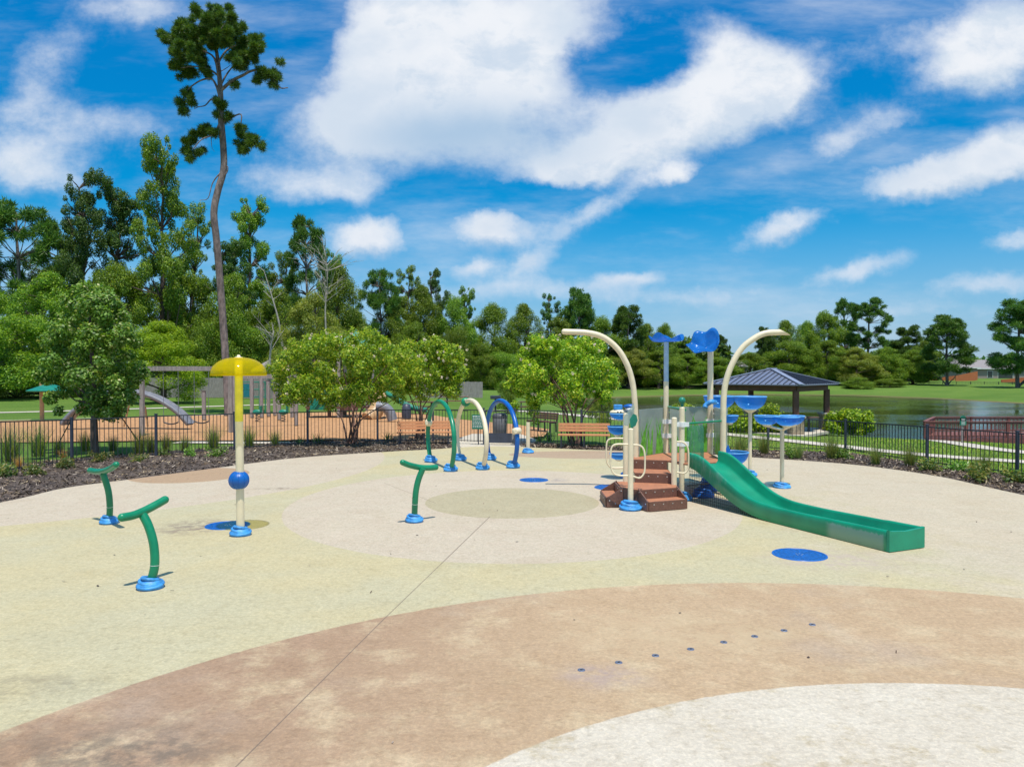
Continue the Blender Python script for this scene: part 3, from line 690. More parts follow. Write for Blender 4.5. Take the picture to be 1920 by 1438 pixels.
# ------------------------------------------------------------------ background trees (each one its own thing)
GL, GM, GR = 'tall trees behind the playground', 'trees along the far bank in the middle', 'trees across the pond on the right'
T = [
('pinea',42,380,84,165,'flat-topped pine with crooked bare limbs at the far left edge of the trees',GL),
('tallb',160,303,86,125,'tall open-crowned gum tree, second highest peak left of the tall lone pine',GL),
('talla',300,250,82,140,'tallest leafy gum tree, its top just left of the tall lone pine',GL),
('talld',228,342,90,150,'open gum tree filling the dip between the two highest leafy peaks',GL),
('tallc',362,378,92,110,'airy gum tree standing right behind the trunk of the tall lone pine',GL),
('tallb',100,412,94,150,'gum tree with sky showing through, beside the flat-topped pine',GL),
('talla',470,370,94,125,'sparse gum tree with thin top right of the tall lone pine trunk',GL),
('pineb',578,408,96,92,'slender pine with layered tufts standing alone between two gaps of sky',GL),
('talld',428,450,88,110,'low gum tree tucked under the sparse one beside the lone pine trunk',GL),
('tallc',530,470,100,100,'dark gum tree filling the gap left of the slender layered pine',GL),
('oakb',635,490,98,130,'rounded tree with dead twigs at the right end of the tall left woods',GL),
('talla',620,470,104,80,'thin treetop rising just right of the slender layered pine',GL),
('oaka',-25,530,68,240,'big leafy tree cut by the left edge of the picture',GL),
('oakb',88,505,76,200,'broad green tree behind the near staked tree, on its left',GL),
('oakc',222,490,80,180,'broad green tree behind the near staked tree, on its right',GL),
('oakya',305,598,62,185,'bright lime-yellow tree spreading over the left end of the swing beam',GL),
('oaka',352,500,88,150,'full green tree behind the bright lime-yellow one',GL),
('oakd',440,505,84,140,'light green tree immediately right of the lone pine trunk',GL),
('oakb',522,535,86,150,'green tree behind the grey-brown playground roof',GL),
('oakga',590,545,66,165,'grey-olive tree with dead pale twigs behind the nearest crape myrtle',GL),
('oakc',662,575,100,100,'green tree behind the teal playhouse roof',GL),
('pinec',712,502,112,84,'flat-topped tree at the left start of the middle woods, beside the gap of sky',GM),
('tallc',762,498,118,80,'tall dark tree on the highest hump of the middle woods',GM),
('tallb',815,497,120,70,'narrow knobbly tree forming the right peak of the highest hump',GM),
('oakb',788,530,116,110,'rounded tree between the two peaks of the highest middle hump',GM),
('oakd',742,565,112,110,'dark green tree low in front of the highest middle hump',GM),
('oaka',850,548,118,105,'rounded tree on the right shoulder of the highest middle hump',GM),
('talla',876,537,123,56,'small open treetop standing just above its neighbours left of the picture centre',GM),
('oakc',925,566,125,120,'wide rounded tree above the grey board fence end',GM),
('oakb',985,566,128,105,'rounded tree in the level part of the middle woods above the blue hoop',GM),
('tallb',1034,546,130,64,'pointed dark treetop in the middle woods, left of the layered evergreen',GM),
('fullpinea',1086,540,130,84,'layered evergreen with a flat knob on top, highest above the third crape myrtle',GM),
('oakd',1045,590,126,115,'green tree directly above the third crape myrtle',GM),
('oaka',1130,588,128,105,'green tree behind the tip of the left cream spray arm',GM),
('fullpineb',1178,573,130,92,'spreading evergreen behind the curve of the left cream spray arm',GM),
('oakb',1214,604,134,80,'dark tree just left of the wavy blue dish on its pole',GM),
('oakc',1246,604,136,66,'rounded treetop directly behind the wavy blue dish',GM),
('talla',1285,632,138,60,'thin treetop between the wavy blue dish and the blue flower head',GM),
('oakd',1330,655,138,90,'low dark tree behind the pole of the blue flower head',GM),
('fullpinec',1352,628,140,40,'small evergreen showing right beside the blue flower head',GM),
('fullpinea',1434,613,144,50,'narrow evergreen inside the curve of the right cream spray arm',GR),
('oakb',1475,598,150,90,'dark rounded tree just right of the right spray arm tip',GR),
('oakc',1512,600,154,80,'tree left of the hump, behind the gazebo peak',GR),
('oaka',1548,578,152,95,'large rounded tree on the left shoulder of the pond woods',GR),
('pinea',1584,562,156,62,'thin-crowned pine left of the tallest pond-side pine',GR),
('pineb',1628,560,148,84,'tallest pond-side pine with spreading tufted crown',GR),
('fullpineb',1666,640,160,44,'small pointed evergreen in the dip right of the tallest pond-side pine',GR),
('fullpinec',1702,610,158,74,'solid evergreen standing left of the big pine by the red fence',GR),
('oakd',1738,632,150,64,'bushy tree touching the left side of the big pine by the red fence',GR),
('fullpinea',1776,590,134,98,'big pine with a thick trunk standing on the bank before the red-brown fence',GR),
('fullpineb',1908,560,122,125,'largest dark pine at the right edge in front of the brick house',GR),
('fullpinec',1990,590,140,150,'dark pine partly cut by the right edge of the picture',GR),
]
for k, px, top, D, wd, lab, grp in T: tree(k, px, top, D, wd, lab, grp)
BU = [
('oakc',1405,660,138,110,'thicket behind the left eave of the gazebo'),
('oaka',1480,636,142,130,'light green thicket behind the peak of the gazebo roof'),
('oakb',1552,636,140,120,'tall light green thicket above the right half of the gazebo roof'),
('oakga',1606,650,138,110,'dense thicket just right of the gazebo roof on the far bank'),
('oakd',1660,648,140,100,'thicket below the dip in the pond-side trees'),
('oakc',1712,655,140,90,'dark thicket left of the big pine by the red fence'),
('oaka',1345,668,134,110,'thicket on the far bank behind the right spray arm'),
('oakb',1290,662,132,110,'thicket on the far bank behind the blue flower head pole'),
('oakd',1235,655,130,110,'thicket on the far bank behind the wavy blue dish pole'),
('oakga',1180,648,128,110,'thicket on the far bank behind the left spray arm'),
('oaka',900,640,114,80,'light green thicket where the board fence ends'),
('bushd',945,655,116,90,'thicket left of the third crape myrtle on the far lawn'),
('busha',855,600,112,70,'yellowish bushy growth right behind the second crape myrtle'),
('bushb',690,610,104,100,'thicket behind the teal playhouse roof'),
('oakd',780,600,108,120,'thicket behind the gap between the first two crape myrtles'),
('bushd',470,600,84,140,'thicket behind the yellow mushroom spray'),
('busha',400,580,84,120,'thicket at the foot of the tall woods behind the pine trunk'),
('bushb',30,640,74,170,'low thicket at the far left behind the lawn'),
('bushc',180,640,80,170,'thicket hidden behind the near staked tree'),
('bushd',330,650,84,150,'thicket under the bright lime-yellow tree'),
('busha',560,620,80,130,'thicket behind the wooden climbing posts'),
('bushc',1610,706,128,60,'low green scrub on the pond bank right of the gazebo'),
('busha',1668,708,130,70,'low green scrub on the pond bank left of the red fence'),
]
for k, px, top, D, wd, lab in BU: tree(k, px, top, D, wd, lab, 'thickets at the foot of the woods')
# far-off wood: one mass nobody could count
def wood(name, spans, label, seed, per, L):
    g = np.random.default_rng(seed); c = []; r = []
    for (pa, pb, D, top, n) in spans:
        for i in range(n):
            px = g.uniform(pa, pb); d = D*g.uniform(.95, 1.08); x = (px-960)/F*d; z0 = hz(x, d)
            zt = H+(695-top)*d/F*g.uniform(.72, 1.02)+0; zt = max(zt, z0+3)
            rad = D*.012*g.uniform(.6, 1.4)
            z = z0+(zt-rad-z0)*g.random()**.7
            c.append((x, d, z)); r.append(rad)
    v, f = leafmesh(c, r, per, L, L*.7, seed)
    o = mkobj(name, v, f, L_DARK); return tag(o, label, 'woods', kind='stuff')
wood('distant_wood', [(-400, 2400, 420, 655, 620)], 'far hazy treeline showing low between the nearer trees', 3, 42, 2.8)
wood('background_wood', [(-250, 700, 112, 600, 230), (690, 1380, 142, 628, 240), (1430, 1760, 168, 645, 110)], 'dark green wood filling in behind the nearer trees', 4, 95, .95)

# bare pale snags standing in the left woods
def snag(label, P, D, r, seed, n=14, L=2.2):
    r_ = r; r = r
    root = thing('dead_tree', label, 'tree', A(P[0][0], P[0][1], D)); g = random.Random(seed); mb = MB()
    pp = catmull([A(x, y, D) for x, y in P], 4); mb.tube(pp, [r*(1-.8*i/len(pp)) for i in range(len(pp))], 7); 
    for i in range(n):
        s = pp[g.randrange(len(pp)//3, len(pp))]; d = Vector((g.uniform(-1, 1), g.uniform(-.6, .6), g.uniform(.2, 1.1))).normalized(); l = L*g.uniform(.5, 1.1); m_ = s+d*l*.5+Vector((0, 0, .1))
        e = s+d*l+Vector((g.uniform(-.2, .2), 0, .25)); mb.tube([s, m_, e], [.035, .022, .008], 5, False)
        for k in range(3):
            d2_ = (d+Vector((g.uniform(-.8, .8), g.uniform(-.5, .5), g.uniform(-.1, .7)))).normalized(); b_ = s.lerp(e, g.uniform(.4, .9)); mb.tube([b_, b_+d2_*l*.4], [.014, .006], 4, False)
    mb.build('trunk', GBARK, root)
snag('bare pale twiggy treetop above the widest crape myrtle', [(612,640),(610,580),(614,530),(612,488)], 63, .08, 3, 30, 2.6)
snag('leaning pale dead trunk between the lone pine and the widest crape myrtle', [(530,650),(522,600),(508,550),(495,508)], 69, .11, 5, 7, 1.5)
snag('small bare grey-white twigs low beside the grey-brown roof', [(505,690),(508,650),(514,620)], 60, .10, 8, 10, 1.8)
# ------------------------------------------------------------------ tall lone pine
D = 44.0
root = thing('pine_tree', 'very tall lone pine with a long bare bending trunk and tufted crown', 'tree', A(428, 778, D))
tp = [A(x, y, D+dy) for x, y, dy in [(428,780,0),(424,690,.2),(418,600,.3),(412,520,.2),(406,450,0),(401,400,-.1),(408,360,0),(419,320,.1),(419,280,.1),(415,230,0),(414,190,0),(412,150,.1),(408,110,.1),(402,70,0),(400,35,0)]]
mb = MB(); pts = catmull(tp, 4); n = len(pts)
mb.tube(pts, [.215-.05*(i/(n-1))-.10*max(0, i/(n-1)-.66)*3.2 for i in range(n)], 12)
B = [(375,25,16),(400,20,16),(420,25,16),(350,45,16),(375,50,18),(400,50,18),(430,50,16),(340,70,15),(365,78,18),(395,78,18),(425,72,16),(447,55,12),(455,85,14),(480,75,12),(475,95,14),(310,70,12),(325,92,14),(345,105,15),(365,110,15),(330,122,10),(345,140,10),(360,135,10),(440,105,14),(455,110,12),(470,108,10),(450,125,9),(380,125,10),(395,140,8),(490,135,9),(505,140,10),(518,145,9),(525,118,6),(512,160,6),(483,150,6),(440,160,6),(350,175,10),(340,190,9),(358,190,7),(345,210,7),(410,190,7),(415,200,7),(408,215,6),(430,215,6),(425,225,5),(385,245,10),(370,255,11),(355,270,11),(375,285,8),(360,300,7),(400,250,7),(348,283,8),(455,245,10),(460,262,11),(450,275,11),(475,262,9),(488,275,6),(455,285,8)]
g = random.Random(11); bc = []; br = []
for x, y, r in B:
    rr = r*D/F
    for k in range(7):
        p_ = A(x+g.uniform(-.95, .95)*r, y+g.uniform(-.8, .8)*r, D+g.uniform(-1.6, 1.6)*(1.2 if r > 12 else .3)); bc.append(tuple(p_)); br.append(rr*g.uniform(.22, .50))
v, f = needles(bc, br, 42, 10, .29, .024, 5, (1, 1, .7))
mkobj('crown', v, f, L_PINE, root)
def br_(mb, P, r, dys=0):
    pp = catmull([A(x, y, D+dys*i/len(P)) for i, (x, y) in enumerate(P)], 4); mb.tube(pp, [r*(1-.75*i/len(pp)) for i in range(len(pp))], 6)
for P, r in [([(414,170),(435,152),(455,142),(470,134),(490,132),(510,148),(525,165),(540,165)], .10), ([(412,182),(405,160),(395,148),(375,152),(355,166),(345,180)], .08),
             ([(413,230),(405,245),(395,255),(378,262),(362,280)], .07), ([(414,232),(432,222),(452,215),(452,240),(462,262)], .06), ([(411,200),(398,186),(385,198),(372,201),(364,205)], .05),
             ([(421,320),(410,328),(398,345),(390,372),(374,376)], .05), ([(420,330),(426,322),(427,313),(422,311)], .05), ([(414,160),(425,140),(440,122),(452,115)], .06), ([(411,150),(402,110),(380,95),(350,80)], .08),
             ([(408,120),(425,95),(450,85),(475,85)], .07), ([(403,90),(385,65),(370,45)], .06), ([(402,80),(415,55),(425,40)], .05), ([(412,145),(392,130),(365,125),(340,128)], .06), ([(413,135),(425,128),(433,122)], .03), ([(396,255),(397,275),(402,285)], .02)]:
    br_(mb, P, r, g.uniform(-1, 1))
mb.build('trunk', PBARK, root)
# ------------------------------------------------------------------ near staked tree behind the left fence
D = 23.9; bx = GT(178, 848)
root = thing('street_tree', 'young dark-leaved tree with propping stakes just behind the left fence', 'tree', (A(178, 848, D).x, D, -.05))
g = random.Random(4); bc = []; br = []
for i in range(95):
    t = g.random(); y = 775-230*t; hw = 102*math.sin(math.pi*(.20+.74*t))**.75*g.uniform(.45, 1.05); a = g.uniform(0, 6.28)
    p_ = A(170+hw*math.cos(a), y, D+hw*math.sin(a)*D/F); bc.append(tuple(p_)); br.append(g.uniform(.18, .42))
for x, y, r in [(158,540,.25),(190,548,.22),(130,565,.25),(222,575,.22),(90,640,.3),(75,700,.25),(255,640,.25),(268,700,.2),(95,745,.25),(110,770,.2),(245,745,.25),(200,775,.25)]:
    bc.append(tuple(A(x, y, D+g.uniform(-.6, .6)))); br.append(r)
v, f = leafmesh(bc, br, 36000/len(bc), .115, .065, 21, shell=.4, up=.7)
mkobj('crown', v, f, L_NEAR, root)
mb = MB(); tr = [A(178, 850, D), A(177, 800, D), A(176, 760, D), A(174, 700, D), A(171, 640, D), A(168, 580, D)]
mb.tube(tr, [.125, .10, .09, .08, .05, .02], 10); limbs(mb, tr[2:], bc[:60], .09, 3, 2, .012)
mb.build('trunk', BARK, root)
for (a, b_) in (((206,752),(263,832)), ((140,775),(100,850))):
    mb = MB(); mb.tube([A(*a, D+.1), A(*b_, D+.9)], .018, 6); mb.build('prop_stake', DARKW, root)
# ------------------------------------------------------------------ crape myrtles
def crape(label, bpx, D, x0, x1, y0, y1, seed, nb, nleaf, stems=8, extra=(), blooms=40):
    b0 = A(bpx, 695+(H+.04)*F/D, D); b0.z = -.05
    root = thing('crape_myrtle', label, 'tree', b0, 'crape myrtles round the splash pad')
    g = random.Random(seed); bc = []; br = []; cx = (x0+x1)/2; W_ = (x1-x0)/2
    for i in range(nb):
        t = g.random(); y = y1+(y0-y1)*t; hw = W_*math.sqrt(max(.05, 1-((t-.42)/.66)**2))*g.uniform(.2, 1)**.55; a = g.uniform(0, 6.28)
        if t < .25 and abs(hw) < W_*.45 and g.random() < .6: continue
        bc.append(tuple(A(cx+hw*math.cos(a), y+g.uniform(-8, 8), D+hw*math.sin(a)*D/F*.85))); br.append(g.uniform(.13, .36))
    for x, y, r in extra: bc.append(tuple(A(x, y, D+g.uniform(-.5, .5)))); br.append(r)
    v, f = leafmesh(bc, br, nleaf*1.15/len(bc), .115, .052, seed, shell=.35, up=.6); mkobj('crown', v, f, L_CRAPE, root)
    mb = MB()
    for s in range(stems):
        tb = Vector(bc[g.randrange(len(bc))]); a = 6.28*s/stems; st = b0+Vector((math.cos(a)*.16, math.sin(a)*.12, 0))
        tb = b0+(tb-b0)*.95; mid = st.lerp(tb, .45); mid.x = st.x+(mid.x-st.x)*.65; mid.z += .25
        pp = catmull([st, st.lerp(mid, .5)+Vector((g.uniform(-.06, .06), 0, .08)), mid, tb], 4)
        mb.tube(pp, [.042*(1-.75*i/len(pp)) for i in range(len(pp))], 6)
        for kk in range(4):
            e = Vector(bc[g.randrange(len(bc))]); p_ = pp[g.randrange(6, 11)]
            if (e-p_).length < 1.6 and e.z > p_.z: mb.tube([p_, p_.lerp(e, .5)+Vector((0, 0, .08)), e], [.016, .011, .005], 4, False)
    mb.build('trunk', CBARK, root)
    fc_ = [bc[g.randrange(len(bc))] for _ in range(blooms)]; fr_ = []
    fc_ = [(p_[0]+g.uniform(-.3, .3), p_[1]-g.uniform(.15, .45), p_[2]+g.uniform(.0, .3)) for p_ in fc_]
    v, f = leafmesh(fc_, [.06]*len(fc_), 22, .045, .04, seed+1); mkobj('blossoms', v, f, BLOSS, root)
    return root
crape('widest crape myrtle with several bare stems, between the mushroom spray and the green hoop', 660, 26.6, 506, 782, 632, 750, 31, 190, 33000, 9,
      [(530,745,.28),(545,725,.3),(575,750,.25),(525,700,.3),(590,735,.3),(505,690,.15),(690,622,.2),(712,640,.25),(600,650,.25)])
crape('second crape myrtle, behind the bench left of the green hoop', 785, 29.0, 728, 872, 645, 735, 41, 100, 18000, 7, [(740,700,.3),(862,665,.2),(850,700,.3)])
crape('crape myrtle behind the bright empty bench left of the slide tower', 1077, 27.2, 962, 1158, 640, 750, 51, 160, 28000, 9,
      [(975,735,.25),(1000,768,.3),(965,760,.2),(1005,790,.16),(1150,700,.25),(950,722,.18)])
# small faint saplings on the lawn
tree('oakga', 1128, 694, 36, 52, 'small thin sapling on the lawn right of the third crape myrtle', base=hz(4.3, 36))
tree('oakb', 952, 700, 52, 50, 'small dark sapling on the lawn behind the blue hoop', base=hz(-.3, 52))
# ------------------------------------------------------------------ hedges
def hedge(label, a, b, wd, z0, z1, seed, n=9000):
    a = Vector(a); b = Vector(b); g = np.random.default_rng(seed)
    root = thing('hedge', label, 'hedge', ((a.x+b.x)/2, (a.y+b.y)/2, z0), 'clipped hedges round the gazebo')
    L = (b-a).length; d = (b-a).normalized(); s = Vector((-d.y, d.x, 0)); c = []; r = []
    for i in range(int(L*44)):
        t = g.uniform(0, L); u_ = g.uniform(-wd/2, wd/2); z = g.uniform(z0+.15, z1-.18); p_ = a+d*t+s*u_; c.append((p_.x, p_.y, z)); r.append(g.uniform(.2, .34))
    v, f = leafmesh(c, r, n/len(c), .13, .08, seed, up=.8); mkobj('foliage', v, f, L_HEDGE, root)
    mb = MB()
    for i in range(int(L)): mb = MB(); p_ = a+d*(i+.5); mb.tube([(p_.x, p_.y, z0-.1), (p_.x+.05, p_.y, z0+.5)], .03, 5); mb.build('stem', BARK, root)
hedge('clipped hedge behind the front gazebo post', (9.8, 45.5, 0), (15.8, 44.5, 0), 1.3, -.75, .62, 3, 16000)
hedge('clipped hedge in front of the gazebo, behind the three-lobed blue bowls', (10.6, 37.6, 0), (13.6, 37.8, 0), 1.0, -.5, .34, 4, 11000)
hedge('clipped hedge to the right of the stone pedestal', (16.4, 38.9, 0), (18.3, 38.3, 0), 1.5, -.65, .60, 5, 15000)
# ------------------------------------------------------------------ bed plants
def clump(kind, seed):
    g = np.random.default_rng(seed); n = {'grass': 260, 'agave': 26, 'leafy': 0}[kind]; vs = []; fs = []
    Lh = {'grass': .85, 'agave': .5}.get(kind, .4)
    for i in range(n):
        a = g.uniform(0, 6.283); tilt = g.uniform(.03, .55) if kind == 'grass' else g.uniform(.1, .9); L = Lh*g.uniform(.6, 1.1); wdt = (.010 if kind == 'grass' else .035)
        bx_, by_ = g.normal(0, .05, 2); d = np.array([math.cos(a), math.sin(a)]); s = np.array([-d[1], d[0]])*wdt/2; o = len(vs)
        for k in range(4):
            t = k/3; hor = L*(tilt*t+.35*tilt*t*t); z = L*(t-.32*t*t*(tilt+.3))*.95; w2 = (1-t*.92)
            vs += [(bx_+d[0]*hor+s[0]*w2, by_+d[1]*hor+s[1]*w2, z), (bx_+d[0]*hor-s[0]*w2, by_+d[1]*hor-s[1]*w2, z)]
        for k in range(3): fs.append((o+2*k, o+2*k+1, o+2*k+3, o+2*k+2))
    return np.array(vs), np.array(fs)
def weed(seed, R_=.17, hh=.18):
    g = random.Random(seed); c = [(g.gauss(0, R_*.6), g.gauss(0, R_*.6), abs(g.gauss(0, hh*.5))+.05) for _ in range(14)]
    return leafmesh(c, [.09]*14, 26, .07, .035, seed)
PR = {}
def plant(kind, px, py, scale, label, cat, matl=None, z=None, mul=1, grp='plants in the mulch beds'):
    p_ = G(px, py, .0); key = (kind, (matl or L_SAGE).name)
    if key not in PR:
        nm = {'grass': 'ornamental_grass', 'agave': 'spiky_plant', 'leafy': 'low_plant'}[kind]
        v, f = clump(kind, 9) if kind != 'leafy' else weed(9)
        o = mkobj(nm, v, f, matl or L_SAGE); PR[key] = o; OFF[o.name] = Vector((0, 0, 0))
        o.location = p_; o.rotation_euler = (0, 0, random.uniform(0, 6)); scale *= 1.2; o.scale = (scale*mul, scale*mul, scale)
        return tag(o, label, cat, grp)
    scale *= 1.2; o = dup(PR[key], p_, label, random.uniform(0, 6), (scale*mul, scale*mul, scale)); o['category'] = cat; return o
PL = [
('grass',20,866,1.35,'tall grass clump at the left picture edge by the fence',None),
('grass',72,856,1.25,'tall grass clump second from the left picture edge',None),
('grass',110,852,.7,'short dark grass clump just left of the first fence post in view',None),
('grass',160,846,.85,'grass clump against the left foot of the staked tree',None),
('grass',212,846,.7,'grass clump in the shade right of the staked tree',None),
('grass',262,851,1.0,'grass clump below the lower end of the tree stake',None),
('grass',283,848,.8,'grass clump just left of the second fence post in view',None),
('grass',312,846,.75,'grass clump just right of the second fence post in view',None),
('grass',347,846,.7,'thin grass clump two steps right of the second fence post',None),
('grass',400,842,1.05,'full green grass clump left of the mushroom spray pole',None),
('grass',467,839,.95,'grass clump just right of the mushroom spray pole',None),
('grass',516,837,.75,'grass clump midway between mushroom spray and the widest crape myrtle',None),
('agave',563,834,.75,'spiky plant left of the two beside the widest crape myrtle',L_AGAVE),
('agave',597,832,.95,'larger spiky plant nearest the widest crape myrtle stems',L_AGAVE),
('agave',726,826,.8,'spiky plant at the left end of the shaded bench',L_AGAVE),
('agave',1012,829,.8,'grey spiky plant beside the short cream post, under the dark bench',L_AGAVE),
('agave',1030,827,.9,'spiky plant at the left end of the bright bench',L_AGAVE),
('leafy',186,868,1.0,'low yellowish plant behind the far small green T spray',None),
('leafy',258,868,.8,'low straggly plant in the mulch below the tree stake',None),
('leafy',305,856,.8,'low plant at the foot of the second fence post in view',None),
('leafy',356,857,.9,'low bright leafy plant in the mulch left of the mushroom pole',L_NEAR),
('leafy',404,858,1.0,'larger bright leafy plant in the mulch left of the mushroom pole',L_NEAR),
('leafy',122,880,1.1,'low yellowish plant in front of the first fence post in view',None),
('leafy',64,893,1.0,'low straggly plant in the mulch near the left edge',None),
('leafy',8,896,1.2,'low plant in the mulch at the very left edge',None),
('grass',118,862,.4,'brown dried grass tuft at the first fence post in view',L_STRAW),
('grass',35,876,.4,'brown dried grass tuft near the left edge of the fence',L_STRAW),
('grass',1388,856,.95,'leafy grass clump between the tower and the tall bowl pole',None),
('grass',1432,852,.85,'grass clump just left of the first right-hand fence post',None),
('leafy',1482,858,1.0,'low plant behind the pole of the three-lobed bowls',L_NEAR),
('grass',1497,860,.6,'small grass clump right of the pole of the three-lobed bowls',None),
('grass',1558,861,.9,'dark grass clump just left of the fence post by the hedge',None),
('leafy',1578,862,1.2,'leafy plant at the foot of the fence post by the hedge',L_NEAR),
('grass',1642,872,.75,'grass clump midway along the first right-hand fence panel in front of the lawn',None),
('grass',1706,876,.8,'grass clump just left of the fence post before the deck',None),
('leafy',1742,884,1.1,'low plant at the foot of the fence post before the deck',None),
('leafy',1793,885,1.0,'leafy plant midway between the last two fence posts',L_NEAR),
('grass',1845,893,.8,'dark grass clump below the green sign left of the last fence post',None),
('leafy',1832,902,1.3,'bushy low plant in the mulch left of the last fence post',None),
('leafy',1908,908,1.2,'bushy low plant at the foot of the last fence post',None),
]
for k, px, py, s, lab, ml in PL: plant(k, px, py, s, lab, 'plant', ml or (L_SAGE if k != 'leafy' else L_WEED))
T2x = (1249-960)/F*17
# ------------------------------------------------------------------ splash pad equipment
def cover_mb(c, r=.155, h=.13):
    mb = MB(); c = Vector(c)
    mb.lathe([(r*1.05, 0), (r*1.08, h*.25), (r*.95, h*.6), (r*.62, h*.95), (r*.45, h*1.05)], c, 22)
    for k, (tl, rr, zz) in enumerate([(.22, r*.98, h*.35), (-.3, r*.82, h*.62), (.25, r*.62, h*.92)]):
        pts = [c+Vector((rr*math.cos(a), rr*math.sin(a), zz+math.sin(a+k*1.9)*r*tl*.6)) for a in np.linspace(0, 2*math.pi, 25)]
        mb.tube(pts, r*.17, 6, False)
    return mb
def T_spray(label, base, stem, bar, D, dd):
    b0 = G(*base); root = thing('jet_spray', label, 'water spray', b0, 'green T-shaped jets on the splash pad')
    n = len(stem); pts = catmull([b0+Vector((0, 0, .05))]+[A(x, y, D+dd*(i+1)/n*.35) for i, (x, y) in enumerate(stem)], 6)
    mb = MB(); mb.tube(pts, .052, 14); mb.build('post', GREEN, root)
    # joint ring
    k = len(pts)//4; mb = MB(); mb.tube([pts[k], pts[k]+(pts[k+1]-pts[k])*.12], .0535, 14); mb.build('joint_ring', WHITE, root)
    bp = catmull([A(*q_) for q_ in bar], 8); mb = MB(); mb.tube(bp, .05, 14, False)
    for e, t in ((bp[0], bp[0]-bp[1]), (bp[-1], bp[-1]-bp[-2])): mb.sphere(e, .05, 12)
    mb.build('handle_bar', GREEN, root); cover_mb(b0, .14, .12).build('base_cover', LBLUE, root)
T_spray('nearest green T-shaped jet, at the lower left of the pad', (282, 1102), [(290,1060),(288,1020),(278,985),(265,960)], [(229,970,8.85),(250,966,8.97),(272,957,9.1),(295,945,9.25),(309,937,9.35)], 8.95, .35)
T_spray('farther green T-shaped jet, at the far left by the mulch', (205, 981), [(206,950),(204,925),(199,905),(193,888)], [(169,882,12.95),(182,884,12.8),(195,883,12.6),(208,878,12.35),(218,871,12.1)], 12.72, -.2)
T_spray('green T-shaped jet standing in the central circle of the pad', (777, 978), [(778,945),(780,920),(785,898),(793,878)], [(755,867,12.6),(768,872,12.7),(786,876,12.85),(803,877,12.95),(817,876,13.05)], 12.83, 0)
# mushroom
b0 = G(451, 1003); D = b0.y
root = thing('mushroom_spray', 'cream pole with translucent yellow mushroom dome and blue ball', 'water spray', b0)
top = A(446, 672, D); top.x = (b0.x+top.x)/2; mb = MB(); mb.tube([b0, b0.lerp(top, .5), Vector((top.x, top.y, 1.80))], .062, 16); mb.build('pole', CREAM, root)
mb = MB(); mb.tube([Vector((top.x, top.y, 1.80)), Vector((top.x, top.y, 2.78))], .0625, 16); mb.build('upper_pole', mat('dome_tint_yellow', (.85, .72, .06), .35), root)  # yellow light through the dome is put into the upper pole's colour
cp = Vector((top.x, top.y, 0)); R_ = .425
mb = MB(); prof = [(.02, 2.80)]+[(R_*math.sin(a)**.80, 2.535+.275*math.cos(a)) for a in np.linspace(.12, math.pi/2, 12)]+[(R_*.985, 2.52), (R_*.96, 2.53)]
mb.lathe(prof, cp, 40); mb.build('dome', YELLOW, root)
mb = MB(); mb.lathe([(.0, 2.85), (.02, 2.85), (.03, 2.82), (.065, 2.81), (.07, 2.79)], cp, 14); mb.build('finial', CREAM, root)
bc_ = A(448, 900, D); mb = MB(); mb.sphere(bc_, .158, 26, (1, 1, .93), 16)
for a in range(10): mb.tube([bc_+Vector((.160*math.sin(t)*math.cos(a*.628), .160*math.sin(t)*math.sin(a*.628), .93*.160*math.cos(t))) for t in np.linspace(.45, 2.7, 12)], .004, 4, False)
mb.build('ball', BLUE, root); cover_mb(b0, .15, .13).build('base_cover', LBLUE, root)
# hoops
def hoop(label, fl, fr_, m, topz, mbuild):
    a, b = G(*fl), G(*fr_); M_ = (a+b)/2; d = (b-a)/2; wv = d.length; d.normalize()
    root = thing('spray_hoop', label, 'water spray', M_, 'spray hoops at the back of the pad')
    zc = .77; bb = topz-zc; th0 = math.asin((zc-.06)/bb*.92) if (zc-.06)/bb < 1 else .8; A_ = wv/math.cos(th0)*1.0
    pts = []
    for t in np.linspace(math.pi+th0, -th0, 44):
        pts.append(M_+d*A_*math.cos(t)+Vector((0, 0, zc+bb*math.sin(t)*(1 if math.sin(t) > 0 else (zc-.03)/(bb*math.sin(th0))))))
    mb = MB(); mb.tube(pts, .062, 14); mb.build('hoop_tube', m, root)
    for c in (a, b): cover_mb(c, .17, .17).build('base_cover', LBLUE, root)
    mbuild(root, pts)
def noz(idx, m, big=1.0):
    def f(root, pts):
        p_ = pts[idx]; t = (pts[idx+1]-pts[idx-1]).normalized(); Mx = t.to_track_quat('Z', 'Y').to_matrix()
        mb = MB(); mb.lathe([(.065, -.085), (.10*big, -.07), (.115*big, 0), (.10*big, .07), (.065, .085)], p_, 18, M=Mx)
        mb.tube([p_+Vector((-.02, -.08, 0)), p_+Vector((-.03, -.135, .0))], .05, 10); mb.build('nozzle', m, root)
    return f
hoop('green spray hoop, leftmost of the three, with a cream nozzle on its left leg', (808,866), (845,883), GREEN, 1.76, noz(10, CREAM, .95))
hoop('cream spray hoop in the middle with a green collar at its top', (863,863), (905,880), CREAM, 1.78, noz(18, GREEN, 1.15))
hoop('blue spray hoop, rightmost of the three, with a cream nozzle on its right leg', (919,862), (962,877), BLUE, 1.76, noz(34, CREAM, 1.15))
# short post sprayer
b0 = G(990, 849); root = thing('post_sprayer', 'short cream post on a pale blue cover beside the bright bench', 'water spray', b0)
mb = MB(); mb.tube([b0, b0+Vector((0, 0, .97))], .062, 14); mb.build('post', CREAM, root); cover_mb(b0, .17, .12).build('base_cover', LBLUE, root)
